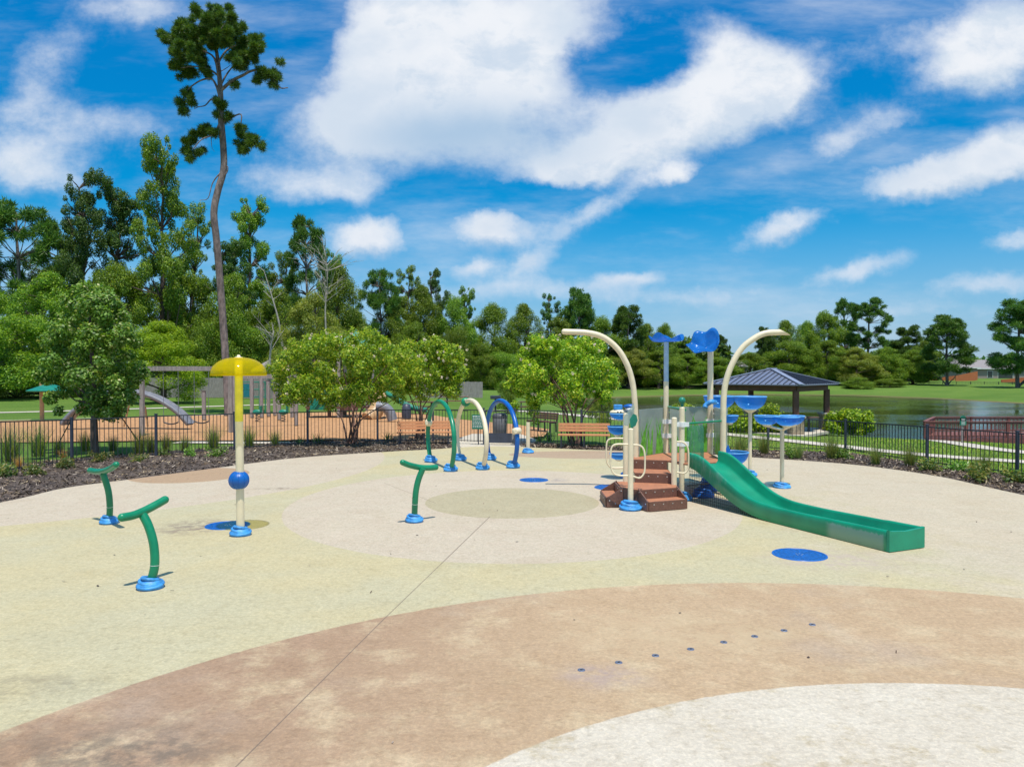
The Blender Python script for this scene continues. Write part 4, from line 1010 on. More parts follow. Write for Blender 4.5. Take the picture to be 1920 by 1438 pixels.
# blue drains
GRATE = mat('blue_grate', (.002, .095, .36), .4, var=.5, scale=30, bump=.4)
def drain(label, px, py, r):
    c = G(px, py); root = thing('floor_drain', label, 'drain cover', c, 'round blue covers set in the splash pad')
    mb = MB(); mb.lathe([(0, .006), (r*.93, .006), (r*.93, .004)], c, 40, False); mb.build('cover', GRATE, root)
    mb = MB(); mb.lathe([(r*.935, .001), (r*.935, .010), (r, .009), (r*1.01, .001)], c, 40); mb.build('rim', BLUE, root)
    mb = MB()
    for k in range(5): a = k*1.256; mb.tube([c+Vector((r*.12*math.cos(a), r*.12*math.sin(a), .006)), c+Vector((r*.12*math.cos(a), r*.12*math.sin(a), .012))], .012, 8)
    mb.build('bolt', STEEL, root)
drain('round blue floor cover nearest the end of the slide', 1499, 1040, .37)
drain('round blue floor cover beside the mushroom pole', 427, 985, .36)
drain('small round blue floor cover right of the blue hoop', 1001, 900, .34)
drain('round blue floor cover half hidden behind the tower steps', 1150, 914, .42)
# ground jets
NL = ['leftmost of the eight small ground jets, on a purplish stain', 'second small ground jet from the left', 'third small ground jet from the left', 'fourth small ground jet from the left', 'fifth small ground jet from the left', 'sixth small ground jet from the left', 'seventh small ground jet from the left', 'rightmost and faintest of the eight small ground jets']
j0 = None
for (px, py), lab in zip([(1090,1256),(1160,1242),(1229,1229),(1295,1217),(1357,1204),(1415,1193),(1470,1182),(1523,1171)], NL):
    c = G(px, py)
    if j0 is None:
        j0 = thing('ground_jet', lab, 'water jet', c, 'ground jets in a row on the tan band')
        mb = MB(); mb.lathe([(0, .003), (.026, .003), (.026, .009), (.032, .006), (.034, .001)], c, 20); mb.build('flange', mat('jet_blue_grey', (.15, .18, .25), .5, metal=.3), j0)
        mb = MB(); mb.lathe([(0, .012), (.009, .012), (.011, .004)], c, 12); mb.build('nozzle', BLACKM, j0)
    else: dup(j0, c, lab)
# ------------------------------------------------------------------ tower
TL = Vector((3.0, 15.6, 0)); tw = thing('water_play_tower', 'play tower with brown steps, grassy clear panels, cream posts and green slide', 'play structure', TL)
PZ = .74
def post(px, base_D, ztop, r=.055, z0=0, cover=False, m=CREAM):
    x = (px-960)/F*base_D; mb = MB(); mb.tube([(x, base_D, z0), (x, base_D, ztop)], r, 16, False); mb.sphere((x, base_D, ztop), r, 14, (1, 1, .5))
    mb.build('post', m, tw)
    if cover: cover_mb((x, base_D, 0), .19, .15).build('base_cover', LBLUE, tw)
    return Vector((x, base_D, 0))
P1 = post(1183, 14.06, 1.50, .053, cover=True); P2 = post(1173.5, 15.2, 1.72); P3 = post(1264.5, 14.78, 1.66); P4 = post(1279, 15.12, 1.85, cover=True)
def spray_arm(x0, D, pts, cut=False):
    base = Vector(((x0-960)/F*D, D, 0)); P = [base]+[A(x, y, D) for x, y in pts]; pp = catmull(P, 7)
    mb = MB(); mb.tube(pp, .062, 16, not cut); e = pp[-1]; d = (pp[-1]-pp[-2]).normalized()
    if not cut: mb.sphere(e, .062, 14)
    else:   # mitred open end
        s = len(mb.v); seg = 16; vs = []
        for k in range(seg):
            a = 2*math.pi*k/seg; up_ = math.cos(a); vs.append(e+Vector((0, .062*math.sin(a), .062*math.cos(a)))+Vector((-.02+ (1-up_)*.12, 0, 0)))
        vs2 = [e+Vector((-.03, .062*math.sin(2*math.pi*k/seg), .062*math.cos(2*math.pi*k/seg))) for k in range(seg)]
        mb.add(vs2+vs, [(k, (k+1) % seg, seg+(k+1) % seg, seg+k) for k in range(seg)], True)
    mb.build('spray_arm', CREAM, tw); return pp
spray_arm(1192, 16.2, [(1192,800),(1189,740),(1183,705),(1172,676),(1155,651),(1130,632),(1100,624),(1058,622)])
spray_arm(1356, 15.75, [(1356,800),(1357,745),(1362,712),(1374,680),(1392,652),(1415,634),(1435,625),(1462,623)], True)
post(1249, 17.0, 2.35, .058); mb = MB(); mb.tube([(T2x, 17.0, 2.34), (T2x, 17.0, 3.24)], .055, 16); mb.build('pole_extension', mat('pale_blue_reflect', (.42, .56, .68), .4), tw); post(1332, 17.15, 3.05, .066, cover=True)  # upper pole coloured pale blue to carry the blue reflected onto it
cover_mb(((1330-960)/F*16.3, 16.3, 0), .2, .16).build('base_cover', BLUE, tw); cover_mb((3.95, 15.5, 0), .2, .15).build('base_cover', BLUE, tw)
def ruffle(c, r, wav, amp, thick=0, tilt=(0, 0), bowl=.1, seed=1, k=5):
    c = Vector(c); g = random.Random(seed); ph = g.uniform(0, 6); mb = MB(); vs = []; nr = 7; na = 48
    Mx = Matrix.Rotation(tilt[0], 3, 'X') @ Matrix.Rotation(tilt[1], 3, 'Y')
    for i in range(nr+1):
        t = i/nr
        for j in range(na):
            a = 2*math.pi*j/na; rr = r*t*(1+wav*t*math.cos(k*a+ph)); z = bowl*t*t+amp*t*t*math.sin(k*a+ph+.7)+amp*.5*t*math.sin(2*a)
            vs.append(c+Mx @ Vector((rr*math.cos(a), rr*math.sin(a), z)))
    fs = [(i*na+j, i*na+(j+1) % na, (i+1)*na+(j+1) % na, (i+1)*na+j) for i in range(nr) for j in range(na)]
    mb.add(vs, fs, True); return mb
o = ruffle(((1249-960)/F*17, 17, 3.25), .38, .08, .06, seed=2).build('leaf_dish', BOWL, tw)
o.modifiers.new('thick', 'SOLIDIFY').thickness = .012
o = ruffle(((1325-960)/F*17.15-.05, 17.05, 3.12), .37, .07, .06, tilt=(R(42), R(-24)), bowl=.2, seed=5).build('flower_head', BOWL, tw)
o.modifiers.new('thick', 'SOLIDIFY').thickness = .012
# blue pipe elbow on the flower pole
mb = MB(); c = A(1331, 757, 17.0); mb.tube(catmull([c+Vector((.12, 0, .03)), c+Vector((0, -.12, .05)), c+Vector((-.11, -.1, -.02)), c+Vector((-.14, -.12, -.08))], 5), .055, 12); mb.build('pipe_elbow', LBLUE, tw)
# platform and steps
def zpoly(P): return [Vector((x, y, 0)) for x, y in P]
plat = [(2.52,15.78),(3.20,15.60),(3.36,15.15),(3.52,14.98),(4.24,15.32),(4.42,16.1),(4.48,17.2),(3.45,17.3),(2.66,16.9)]
mb = MB(); mb.prism(plat, PZ-.03, PZ); mb.build('platform', DECKB, tw)
def riser(a, b, z0, z1, th=.03):
    mb = MB(); a = Vector((*a, 0)); b = Vector((*b, 0)); mb.bar(a+Vector((0, 0, (z0+z1)/2)), b+Vector((0, 0, (z0+z1)/2)), th, z1-z0)
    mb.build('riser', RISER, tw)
    n = 4; mb = MB(); d = b-a; nn = Vector((d.y, -d.x, 0)).normalized()*(th/2)
    for i in range(n):
        p_ = a+d*(i+.5)/n+Vector((0, 0, z1-.05)); mb.tube([p_, p_+nn*1.3], .012, 8)
    mb.build('bolts', STEEL, tw)
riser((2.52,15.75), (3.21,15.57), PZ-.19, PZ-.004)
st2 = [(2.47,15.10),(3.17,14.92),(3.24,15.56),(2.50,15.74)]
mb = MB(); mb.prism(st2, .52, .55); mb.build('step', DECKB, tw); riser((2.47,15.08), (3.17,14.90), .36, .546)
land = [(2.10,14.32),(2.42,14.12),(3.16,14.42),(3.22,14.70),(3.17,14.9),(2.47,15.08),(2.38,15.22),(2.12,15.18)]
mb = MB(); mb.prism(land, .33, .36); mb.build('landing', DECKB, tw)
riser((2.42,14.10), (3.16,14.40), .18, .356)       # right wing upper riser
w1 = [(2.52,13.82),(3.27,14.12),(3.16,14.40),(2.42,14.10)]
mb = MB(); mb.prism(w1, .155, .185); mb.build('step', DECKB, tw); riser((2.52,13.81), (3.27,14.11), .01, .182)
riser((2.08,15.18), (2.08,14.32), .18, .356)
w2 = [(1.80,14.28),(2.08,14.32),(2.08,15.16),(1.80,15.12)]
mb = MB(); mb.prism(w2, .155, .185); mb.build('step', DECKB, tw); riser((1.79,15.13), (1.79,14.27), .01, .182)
def cheek(a, b, za, zb):
    a = Vector((*a, 0)); b = Vector((*b, 0)); d = (b-a).normalized(); n = Vector((d.y, -d.x, 0))*.012; prof = [(a, .01), (b, .01), (b, zb), (a, za)]
    vs = [p_+n+Vector((0, 0, z)) for p_, z in prof]+[p_-n+Vector((0, 0, z)) for p_, z in prof]
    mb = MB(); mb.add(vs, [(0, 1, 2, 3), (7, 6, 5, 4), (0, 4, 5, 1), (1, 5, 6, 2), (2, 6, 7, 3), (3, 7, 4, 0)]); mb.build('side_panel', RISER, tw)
    mb = MB()
    for t, zz in ((.15, za-.05), (.85, zb-.06), (.5, .08), (.85, .1)):
        p_ = a.lerp(b, t)+Vector((0, 0, zz)); mb.tube([p_-n*2, p_+n*2], .012, 8)
    mb.build('bolts', STEEL, tw)
cheek((2.50,13.80), (2.38,14.12), .19, .38); cheek((3.29,14.12), (3.17,14.44), .19, .38)
cheek((1.80,14.24), (2.12,14.28), .19, .38); cheek((1.80,15.17), (2.12,15.2), .19, .38)
mb = MB(); mb.bar((2.12,14.29,.18), (2.38,14.16,.18), .024, .34); mb.build('side_panel', RISER, tw)
# posts' clamps
def clamp(x, y, z):
    mb = MB(); mb.tube([(x, y, z-.05), (x, y, z+.05)], .07, 14); mb.box((x+.09, y-.02, z), (.09, .03, .09)); mb.box((x-.09, y-.02, z), (.09, .03, .09)); mb.build('clamp', WHITE, tw)
T2x = (1249-960)/F*17
for z in (1.45, 1.13): clamp(T2x, 17.0, z)
clamp(P4.x, 15.12, 1.52); clamp(P4.x, 15.12, 1.13)
for z in (1.45, 1.13): clamp((1332-960)/F*17.15, 17.15, z)
# panels with printed grass
def panel(a, b, z0, z1, seed):
    a = Vector(a); b = Vector(b); d = (b-a); L = d.length; d.normalize(); n = Vector((d.y, -d.x, 0)); g = random.Random(seed)
    mb = MB(); mb.bar(a+Vector((0, 0, (z0+z1)/2)), b+Vector((0, 0, (z0+z1)/2)), .02, z1-z0); pn = mb.build('clear_panel', FROST, tw, bevel=.004)
    mb = MB()
    for i in range(int(L*20)):
        x = g.uniform(.02, L-.02); hh = g.uniform(.45, .88)*(z1-z0); lean = g.uniform(-.32, .32)*hh/.7; wd = g.uniform(.05, .13); pts = []
        zz = [0, .35, .7, 1]; row = []
        for t in zz:
            cx = min(L-.02, max(.02, x+lean*t*t)); w2 = wd*(1-t)**.7/2+.001
            off = n*(.0112+.0006*i/40); row += [a+d*(cx-w2)+off+Vector((0, 0, z0+.01+hh*t)), a+d*(cx+w2)+off+Vector((0, 0, z0+.01+hh*t))]
        mb.add(row, [(2*k, 2*k+1, 2*k+3, 2*k+2) for k in range(3)])
    mb.build('printed_grass', BLADE, pn)
AL = Vector(((1194-960)/F*16.2, 16.2, 0)); ARm = Vector(((1356-960)/F*15.75, 15.75, 0))
panel((AL.x+.06, 16.25, 0), (T2x-.08, 16.98, 0), PZ, 1.76, 1); panel((T2x+.08, 17.0, 0), ((1332-960)/F*17.15-.08, 17.13, 0), PZ, 1.78, 2)
panel(((1332-960)/F*17.15+.07, 17.05, 0), (ARm.x+.02, 15.85, 0), PZ, 1.78, 3)
# curved clear tube panel beside the slide
mb = MB(); c = Vector((3.72, 15.25, 0)); mb.lathe([(.17, PZ+.02), (.17, 1.42), (.15, 1.50)], c, 18, True, R(150), R(400)); o = mb.build('curved_panel', mtrans('green_tint_panel', (.18, .50, .33), .6, .2), tw)
mb = MB(); mb.tube([(P4.x+.03, 15.12, 1.53), (ARm.x-.05, 15.72, 1.55)], .02, 8); mb.build('top_rail', GREEN, tw)
mb = MB(); mb.tube([(T2x+.05, 17, 1.78), (P4.x+.1, 15.3, 1.80)], .028, 8); mb.build('top_rail', GREEN, tw)
mb = MB(); mb.tube([(P4.x, 15.12, 1.86), (P4.x, 15.12, 1.94)], .03, 10); mb.sphere((P4.x, 15.12, 2.0), .07, 14); mb.build('water_valve', PLG, tw)
# leaf-shaped gauge on the front post
mb = MB(); c = Vector((P1.x+.02, 14.2, 1.66)); g_ = [(0, -.15), (.09, -.10), (.13, 0), (.11, .10), (.05, .13), (-.02, .02)]
mb.add([c+Vector((x, -.01, z)) for x, z in g_]+[c+Vector((x, .01, z)) for x, z in g_], [(0, 1, 2, 3, 4, 5), (11, 10, 9, 8, 7, 6)]+[(i, (i+1) % 6, 6+(i+1) % 6, 6+i) for i in range(6)]); mb.build('leaf_paddle', PLG, tw)
mb = MB(); g_ = [(-.08, -.16), (0, -.17), (.09, -.02), (.13, .17), (.11, .26), (0, .1), (-.07, .0)]
c = Vector((P1.x-.02, 14.3, 1.72)); mb.add([c+Vector((x, -.008, z)) for x, z in g_]+[c+Vector((x, .008, z)) for x, z in g_], [tuple(range(7)), tuple(range(13, 6, -1))]+[(i, (i+1) % 7, 7+(i+1) % 7, 7+i) for i in range(7)]); mb.build('clear_leaf', CLEARG, tw)
# hand rails
def rail(P, D0, D1):
    n = len(P); pp = catmull([A(x, y, D0+(D1-D0)*i/(n-1)) for i, (x, y) in enumerate(P)], 5)
    mb = MB(); mb.tube(pp, .017, 8); mb.build('hand_rail', CREAM, tw)
rail([(1179,833),(1155,833),(1147,839),(1145,852),(1145,872),(1149,885),(1158,891),(1179,892)], 14.06, 14.06)
rail([(1187,834),(1199,835),(1206,841),(1209,854),(1209,880),(1206,890),(1199,896),(1187,893)], 14.06, 14.06)
rail([(1170,822),(1148,822),(1139,827),(1137,840),(1137,860),(1140,871),(1148,877),(1170,877)], 15.2, 15.2)
rail([(1267,828),(1280,829),(1288,836),(1291,850),(1291,872),(1289,882),(1282,887),(1267,885)], 14.78, 14.78)
# slide
s0 = Vector((3.50, 14.93, 0)); du = Vector((.408, -.913, 0)); nv = Vector((.913, .408, 0)); Ls = 4.58
def itp(s, xs, ys): return float(np.interp(s, xs, ys))
SX = [0,.15,.3,.5,.75,1.0,1.3,1.56,1.85,2.1,2.4,2.8,4.58]
TZ = [.97,.975,.955,.89,.77,.64,.49,.385,.315,.290,.282,.278,.31]
BZ = [.70,.67,.62,.53,.41,.30,.175,.095,.035,.012,.010,.010,.010]
mb = MB(); S = list(np.linspace(0, Ls, 60)); secs = []
def sm(xs, s):  # smoothed interpolation
    return sum(itp(min(max(s+o_, 0), Ls), SX, xs)*wt for o_, wt in ((-.16, .15), (-.08, .2), (0, .3), (.08, .2), (.16, .15)))
for s in S:
    wd = .80-.10*min(1, s/2.2)+(.03 if s > 4 else 0); tz = sm(TZ, s); bz = sm(BZ, s); bed = bz+.075 if s > .4 else bz+.03+.045*s/.4
    bed = max(bed, PZ-.02 if s < .12 else bed); th = .045; c = s0+du*s
    P = [(0, bz), (-.005, tz-.03), (.008, tz), (th, tz), (th+.012, tz-.03), (th+.02, bed+.06), (th+.06, bed+.008), (wd/2, bed), (wd-th-.06, bed+.008), (wd-th-.02, bed+.06), (wd-th-.012, tz-.03), (wd-th, tz), (wd-.008, tz), (wd+.005, tz-.03), (wd, bz)]
    secs.append([c+nv*x+Vector((0, 0, z)) for x, z in P])
np_ = len(secs[0]); vs = [p_ for s_ in secs for p_ in s_]
fs = [(i*np_+j, (i+1)*np_+j, (i+1)*np_+(j+1) % np_, i*np_+(j+1) % np_) for i in range(len(secs)-1) for j in range(np_)]
mb.add(vs, fs, True)
mb.add(secs[0], [list(range(np_))])
e = secs[-1]; th = .05
m_, q_, p_, o_ = newmat('green_slide_plastic'); tcs = q_.n('ShaderNodeTexCoord').outputs['Object']
nz = q_.noise(tcs, 2.5, 4); cc = q_.mix(q_.ss(nz, .3, .7), (.002, .225, .12), (.003, .29, .155))
# chalky worn patch on the outer wall towards the foot, and scuffs near the head
geo = q_.n('ShaderNodeNewGeometry'); pos_ = geo.outputs['Position']
al = q_.m('SUBTRACT', q_.v('DOT_PRODUCT', pos_, tuple(du)), s0.dot(du)); ac = q_.m('SUBTRACT', q_.v('DOT_PRODUCT', pos_, tuple(nv)), s0.dot(nv))
side = q_.m('LESS_THAN', ac, .012); scr = q_.noise(q_.v('MULTIPLY', pos_, (6, 6, 1.4)), 3, 5, .7)
pz = q_.n('ShaderNodeSeparateXYZ'); q_.l(pos_, pz.inputs[0])
patch = q_.m('MULTIPLY', q_.m('MULTIPLY', q_.ss(al, 3.45, 3.6), q_.ss(al, 4.56, 4.50)), q_.m('MULTIPLY', side, q_.ss(q_.m('MULTIPLY_ADD', scr, .12, pz.outputs[2]), .31, .27)))
patch2 = q_.m('MULTIPLY', q_.m('MULTIPLY', side, q_.ss(scr, .48, .62)), q_.m('MULTIPLY', q_.ss(al, 1.6, .8), .4))
cc = q_.mix(q_.m('MULTIPLY', patch, .75), cc, (.22, .36, .31)); cc = q_.mix(patch2, cc, (.22, .36, .31))
q_.l(cc, p_.inputs['Base Color']); p_.inputs['Roughness'].default_value = .38
# end wall
wd = .73; c = s0+du*Ls; z1 = .30
o1 = [c+Vector((0, 0, .01)), c+nv*wd+Vector((0, 0, .01)), c+nv*wd+Vector((0, 0, .315)), c+nv*(wd-.06)+Vector((0, 0, z1)), c+nv*(wd/2)+Vector((0, 0, z1-.02)), c+nv*.06+Vector((0, 0, z1)), c+Vector((0, 0, .315))]
mb.add(o1+[q2+du*.05 for q2 in o1], [list(range(7))[::-1], list(range(7, 14))]+[(i, (i+1) % 7, 7+(i+1) % 7, 7+i) for i in range(7)])
sl_ = mb.build('slide', m_, tw)
mb = MB(); cbt = s0+du*.22+nv*.80+Vector((0, 0, .86))
mb.tube([cbt-nv*.055, cbt-nv*.035], .035, 14); mb.tube([cbt-nv*.060, cbt-nv*.054], .017, 12); mb.build('bolt_ring', WHITE, sl_)
# safety net under the slide
mb = MB(); Ln = 2.15
for k in range(int(Ln/.055)+1):
    s = k*.055; zt = max(.02, sm(BZ, s)+.02); p_ = s0+du*s+nv*.03; mb.box((p_.x, p_.y, zt/2+.005), (.006, .006, zt))
for k in range(1, 13):
    z = k*.055; smax = itp(-z, [-x for x in BZ], SX); smax = min(smax, Ln)
    if smax > .1: a_ = s0+nv*.03+Vector((0, 0, z)); mb.bar(a_, a_+du*smax, .006, .006)
mb.build('mesh_net', mat('dark_net', (.03, .03, .03), .7), tw)
mb = MB(); mb.bar((3.5, 15.0, .3), (4.9, 15.9, .3), .02, .02); mb.build('net_rail', BLACKM, tw)
# ------------------------------------------------------------------ flower bowls
def bowl(root, c, r, h, name='bowl'):
    c = Vector(c); mb = MB(); mb.lathe([(r*math.sin(a)**.9, -h*math.cos(a)) for a in np.linspace(.12, math.pi/2, 10)]+[(r*1.02, .0), (r*1.0, .006), (r*.975, .0)], c, 26); bw_ = mb.build(name, BOWL, root)
    mb = MB(); mb.lathe([(r*.985, .004), (r*1.0, .018), (r*1.035, .014), (r*1.03, -.004)], c, 26); mb.build('rim', mat('bowl_rim_blue', (.12, .38, .75), .3), bw_)
    mb = MB(); mb.lathe([(.05, -h*1.2), (r*.38, -h*1.02), (r*.42, -h*.92), (.01, -h*.9)], c, 16); mb.build('bowl_cup', CREAM, root)
b0 = A(1406, 893, 18.6); b0.z = 0; root = thing('bowl_fountain', 'tall cream pole carrying one large blue bowl, just right of the tower', 'water feature', b0, 'blue bowl fountains')
tz = A(1406, 744, 18.6).z; mb = MB(); mb.tube([b0, (b0.x, b0.y, tz-.38)], .045, 12); mb.build('pole', CREAM, root); bowl(root, (b0.x, b0.y, tz), .385, .33); cover_mb(b0, .16, .12).build('base_cover', LBLUE, root)
b0 = G(1466, 914); D = b0.y; root = thing('bowl_fountain', 'cream pole carrying three joined blue bowls, above the end of the fence bed', 'water feature', b0, 'blue bowl fountains')
tz = A(1466, 781, D).z; mb = MB(); mb.tube([b0, (b0.x, b0.y, tz-.26)], .045, 12); mb.build('pole', CREAM, root)
for dx, dy in ((-.30, .12), (.03, -.20), (.27, .14)): bowl(root, (b0.x+dx, b0.y+dy, tz), .27, .20)
mb = MB()
for dx, dy in ((-.30, .12), (.03, -.20), (.27, .14)): mb.tube([(b0.x, b0.y, tz-.30), (b0.x+dx, b0.y+dy, tz-.21)], .03, 8)
mb.build('bracket', CREAM, root); cover_mb(b0, .17, .09).build('base_cover', LBLUE, root)
D = 18.1; b0 = Vector(((1361-960)/F*D, D, 0)); root = thing('bowl_fountain', 'stacked blue bowls half hidden behind the right spray arm', 'water feature', b0, 'blue bowl fountains')
mb = MB(); mb.tube([b0, (b0.x, b0.y, 1.7)], .045, 12); mb.build('pole', CREAM, root)
c = A(1347, 743, D); bowl(root, (c.x, D-.1, c.z), .37, .30); c = A(1366, 779, D); bowl(root, (c.x, D-.1, c.z), .20, .18); c = A(1374, 848, D-.5); bowl(root, (c.x, D-.5, c.z), .36, .30)
mb = MB(); c = A(1364, 838, D-.5); mb.add([c+Vector((-.06, 0, -.12)), c+Vector((.08, 0, -.10)), c+Vector((.02, .03, .06))], [(0, 1, 2)]); o = mb.build('spout', BLUE, root); o.modifiers.new('thick', 'SOLIDIFY').thickness = .02
D = 18.2; b0 = Vector(((1176-960)/F*D, D, 0)); root = thing('tipping_bowl_fountain', 'tipping blue bowls and cream boat-shaped bucket behind the left tower posts', 'water feature', b0)
mb = MB(); mb.tube([b0, (b0.x, b0.y, 1.75)], .045, 12); mb.build('pole', CREAM, root)
for (px, py, r, h) in ((1163, 776, .25, .14), (1158, 800, .24, .20), (1160, 851, .22, .14)):
    c = A(px, py, D-.2); bowl(root, c, r, h)
c = A(1161, 773, D-.2); mb = MB(); mb.sphere(c, .23, 20, (1, .6, .32)); mb.build('boat_bucket', CREAM, root)
mb = MB(); mb.box(c+Vector((-.03, 0, .12)), (.20, .16, .13)); mb.build('bucket_top', LBLUE, root, bevel=.02)
mb = MB()
for dx in (-.05, .02): mb.sphere(c+Vector((dx, -.135, .015)), .018, 8)
mb.build('bolt', BLACKM, root)
c = A(1182, 762, D-.3); mb = MB(); mb.sphere(c, .13, 16, (1.3, .8, .45)); mb.build('upper_scoop', BLUE, root)
c = A(1183, 768, D-.35); mb = MB(); mb.sphere(c, .09, 16, (1.3, .8, .6)); mb.build('scoop_float', WHITE, root)
cover_mb(b0, .16, .12).build('base_cover', LBLUE, root)
# ------------------------------------------------------------------ fences
def fence(label, L, name='metal_fence', zoff=None):
    P = [G(a, b) for a, b, c in L]; Tz = [A(a, c, G(a, b).y).z for a, b, c in L]
    root = thing(name, label, 'fence', P[0])
    for p_, t in zip(P, Tz):
        mb = MB(); mb.box((p_.x, p_.y, t/2-.06), (.065, .065, t+.12)); mb.prism([(p_.x-.04, p_.y-.04), (p_.x+.04, p_.y-.04), (p_.x+.04, p_.y+.04), (p_.x-.04, p_.y+.04)], t, t+.025); mb.build('post', BLACKP, root)
    for i in range(len(P)-1):
        a, b = P[i], P[i+1]; ta, tb = Tz[i]-.05, Tz[i+1]-.05; d = (b-a); L_ = d.length; d.normalize(); mb = MB()
        a2, b2 = a+d*.034, b-d*.034
        for dz, hh in ((0, .03), (-.13, .022), (None, .025)):
            if dz is None: mb.bar(a2+Vector((0, 0, .10)), b2+Vector((0, 0, .10)), .022, hh)
            elif dz == 0: mb.bar(a2+Vector((0, 0, ta)), b2+Vector((0, 0, tb)), .028, hh)
        n = int(L_/.118)
        for k in range(1, n):
            t = k/n; p_ = a.lerp(b, t); zt = ta+(tb-ta)*t; mb.box((p_.x, p_.y, (zt+.06)/2), (.015, .015, zt-.06-.004), rz=math.atan2(d.y, d.x))
        mb.build('picket_panel', BLACKM, root)
    return root, P, Tz
fence('black metal picket fence curving round the left side up to the gate', FL)
fence('black metal picket fence from the gate round the right side of the pad', FR)
# gate
ga, gb = G(907, 832), G(965, 833); zt = A(907, 768, ga.y).z
root = thing('metal_gate', 'black picket gate with a solid dark kick plate behind the hoops', 'gate', ga)
d = (gb-ga).normalized(); a2 = ga+d*.06; b2 = gb-d*.06; mb = MB()
for z in (zt-.03, .06): mb.bar(a2+Vector((0, 0, z)), b2+Vector((0, 0, z)), .03, .035)
for p_ in (a2, b2): mb.box((p_.x, p_.y, zt/2), (.04, .04, zt-.04))
for k in range(1, 10): p_ = a2.lerp(b2, k/10); mb.box((p_.x, p_.y, zt/2), (.015, .015, zt-.12))
mb.build('gate_frame', BLACKM, root)
mb = MB(); mb.bar(a2+d*.03+Vector((0, -.03, .22)), b2-d*.03+Vector((0, -.03, .22)), .012, .34); mb.build('kick_plate', BLACKP, root)
# rule sign
c = A(897, 791, ga.y-.12); root = thing('rules_sign', 'green rules sign with pale lines of text left of the gate', 'sign', (c.x, c.y, 0))
mb = MB(); mb.box(c, (.46, .012, .52)); mb.build('board', SIGNG, root, bevel=.004)
mb = MB(); g = random.Random(2)
for k in range(9):
    x = -.20
    while x < .17:
        w_ = g.uniform(.02, .07); w_ = min(w_, .20-x); mb.box(c+Vector((x+w_/2, -.009, .20-.048*k)), (w_, .004, .016 if k else .03)); x += w_+.02
mb.build('lettering', WHITE, root)
mb = MB(); mb.tube([(c.x, c.y+.03, 0), (c.x, c.y+.03, c.z+.2)], .02, 8); mb.build('post', BLACKM, root)
# grey litter bin and far-side gate post
c = A(937, 832, 27.6); c.z = -.05; root = thing('litter_bin', 'grey litter bin standing behind the gate', 'litter bin', c)
mb = MB(); mb.lathe([(.0, 0), (.25, 0), (.27, .9), (.25, .93)], c, 20); mb.build('body', mat('bin_grey', (.17, .17, .18), .6), root); mb = MB(); mb.lathe([(.27, .9), (.28, 1.0), (.2, 1.08), (0, 1.1)], c, 20); mb.build('lid', mat('bin_lid', (.08, .08, .09), .5), root)
# ------------------------------------------------------------------ benches
def bench(label, a, b, m, back=1, L=None):
    """a, b ground points of the seat ends (back side), seat faces -normal*back"""
    a = Vector(a); b = Vector(b); d = (b-a); L = d.length; d.normalize(); n = Vector((d.y, -d.x, 0))*back; root = thing('park_bench', label, 'bench', (a+b)/2)
    def planks(name, spec):
        mb = MB()
        for off, z, wd, th, tilt in spec:
            upv = Vector((0, 0, 1)) if not tilt else (n*(-.18)+Vector((0, 0, 1))).normalized()
            p0 = a+n*off+Vector((0, 0, z)); p1 = b+n*off+Vector((0, 0, z))
            mb.bar(p0, p1, th if tilt else wd, wd if tilt else th, up=upv)
        mb.build(name, m, root, bevel=.004)
    planks('backrest', [(.0, .78, .085, .035, 1), (.018, .68, .085, .035, 1), (.036, .58, .085, .035, 1)])
    planks('seat', [(.10, .445, .09, .04, 0), (.20, .44, .09, .04, 0), (.30, .44, .09, .04, 0), (.40, .445, .09, .04, 0)])
    for t in (.06, .5, .94):
        c = a+d*L*t; mb = MB(); mb.bar(c+n*.05+Vector((0, 0, 0)), c+n*.07+Vector((0, 0, .42)), .05, .05, up=tuple(n)); mb.bar(c+n*.42+Vector((0, 0, 0)), c+n*.40+Vector((0, 0, .42)), .05, .05, up=tuple(n))
        mb.bar(c+n*.04+Vector((0, 0, .40)), c+n*.44+Vector((0, 0, .40)), .045, .035); mb.bar(c+n*.045+Vector((0, 0, .40)), c-n*.025+Vector((0, 0, .82)), .04, .03, up=tuple(n)); mb.build('leg', BLACKM, root)
bench('orange plank bench behind the green hoop, partly in tree shade', G(744, 834)+Vector((0, .1, 0)), G(846, 833)+Vector((0, .1, 0)), WOODB)
bench('bright orange plank bench in full sun left of the tower', G(1047, 838)+Vector((0, -.05, 0)), G(1143, 839)+Vector((0, -.05, 0)), WOODB)
p0 = G(1000, 806, -.05); bench('dark brown bench beyond the fence right of the blue hoop', (p0.x, p0.y, -.05), (p0.x+1.05, p0.y-1.3, -.05), DARKW)
# ------------------------------------------------------------------ gazebo
gc = Vector((13.6, 39.4, 0)); gz = -.52; root = thing('gazebo', 'square picnic gazebo with dark ribbed metal roof and brown posts', 'gazebo', (gc.x, gc.y, gz))
ez, az_, hd = 1.93, 2.70, 3.62; ang = R(3)
cor = [gc+Vector((hd*math.cos(ang+k*math.pi/2-math.pi/2), hd*math.sin(ang+k*math.pi/2-math.pi/2), ez)) for k in range(4)]
apex = gc+Vector((0, 0, az_)); mb = MB()
for k in range(4):
    a, b = cor[k], cor[(k+1) % 4]; mb.add([a, b, apex], [(0, 1, 2)]); mb.add([a-Vector((0, 0, .05)), b-Vector((0, 0, .05)), apex-Vector((0, 0, .06))], [(2, 1, 0)]); mb.add([a, b, b-Vector((0, 0, .05)), a-Vector((0, 0, .05))], [(0, 3, 2, 1)])
rf = mb.build('roof', ROOFM, root); mb = MB()
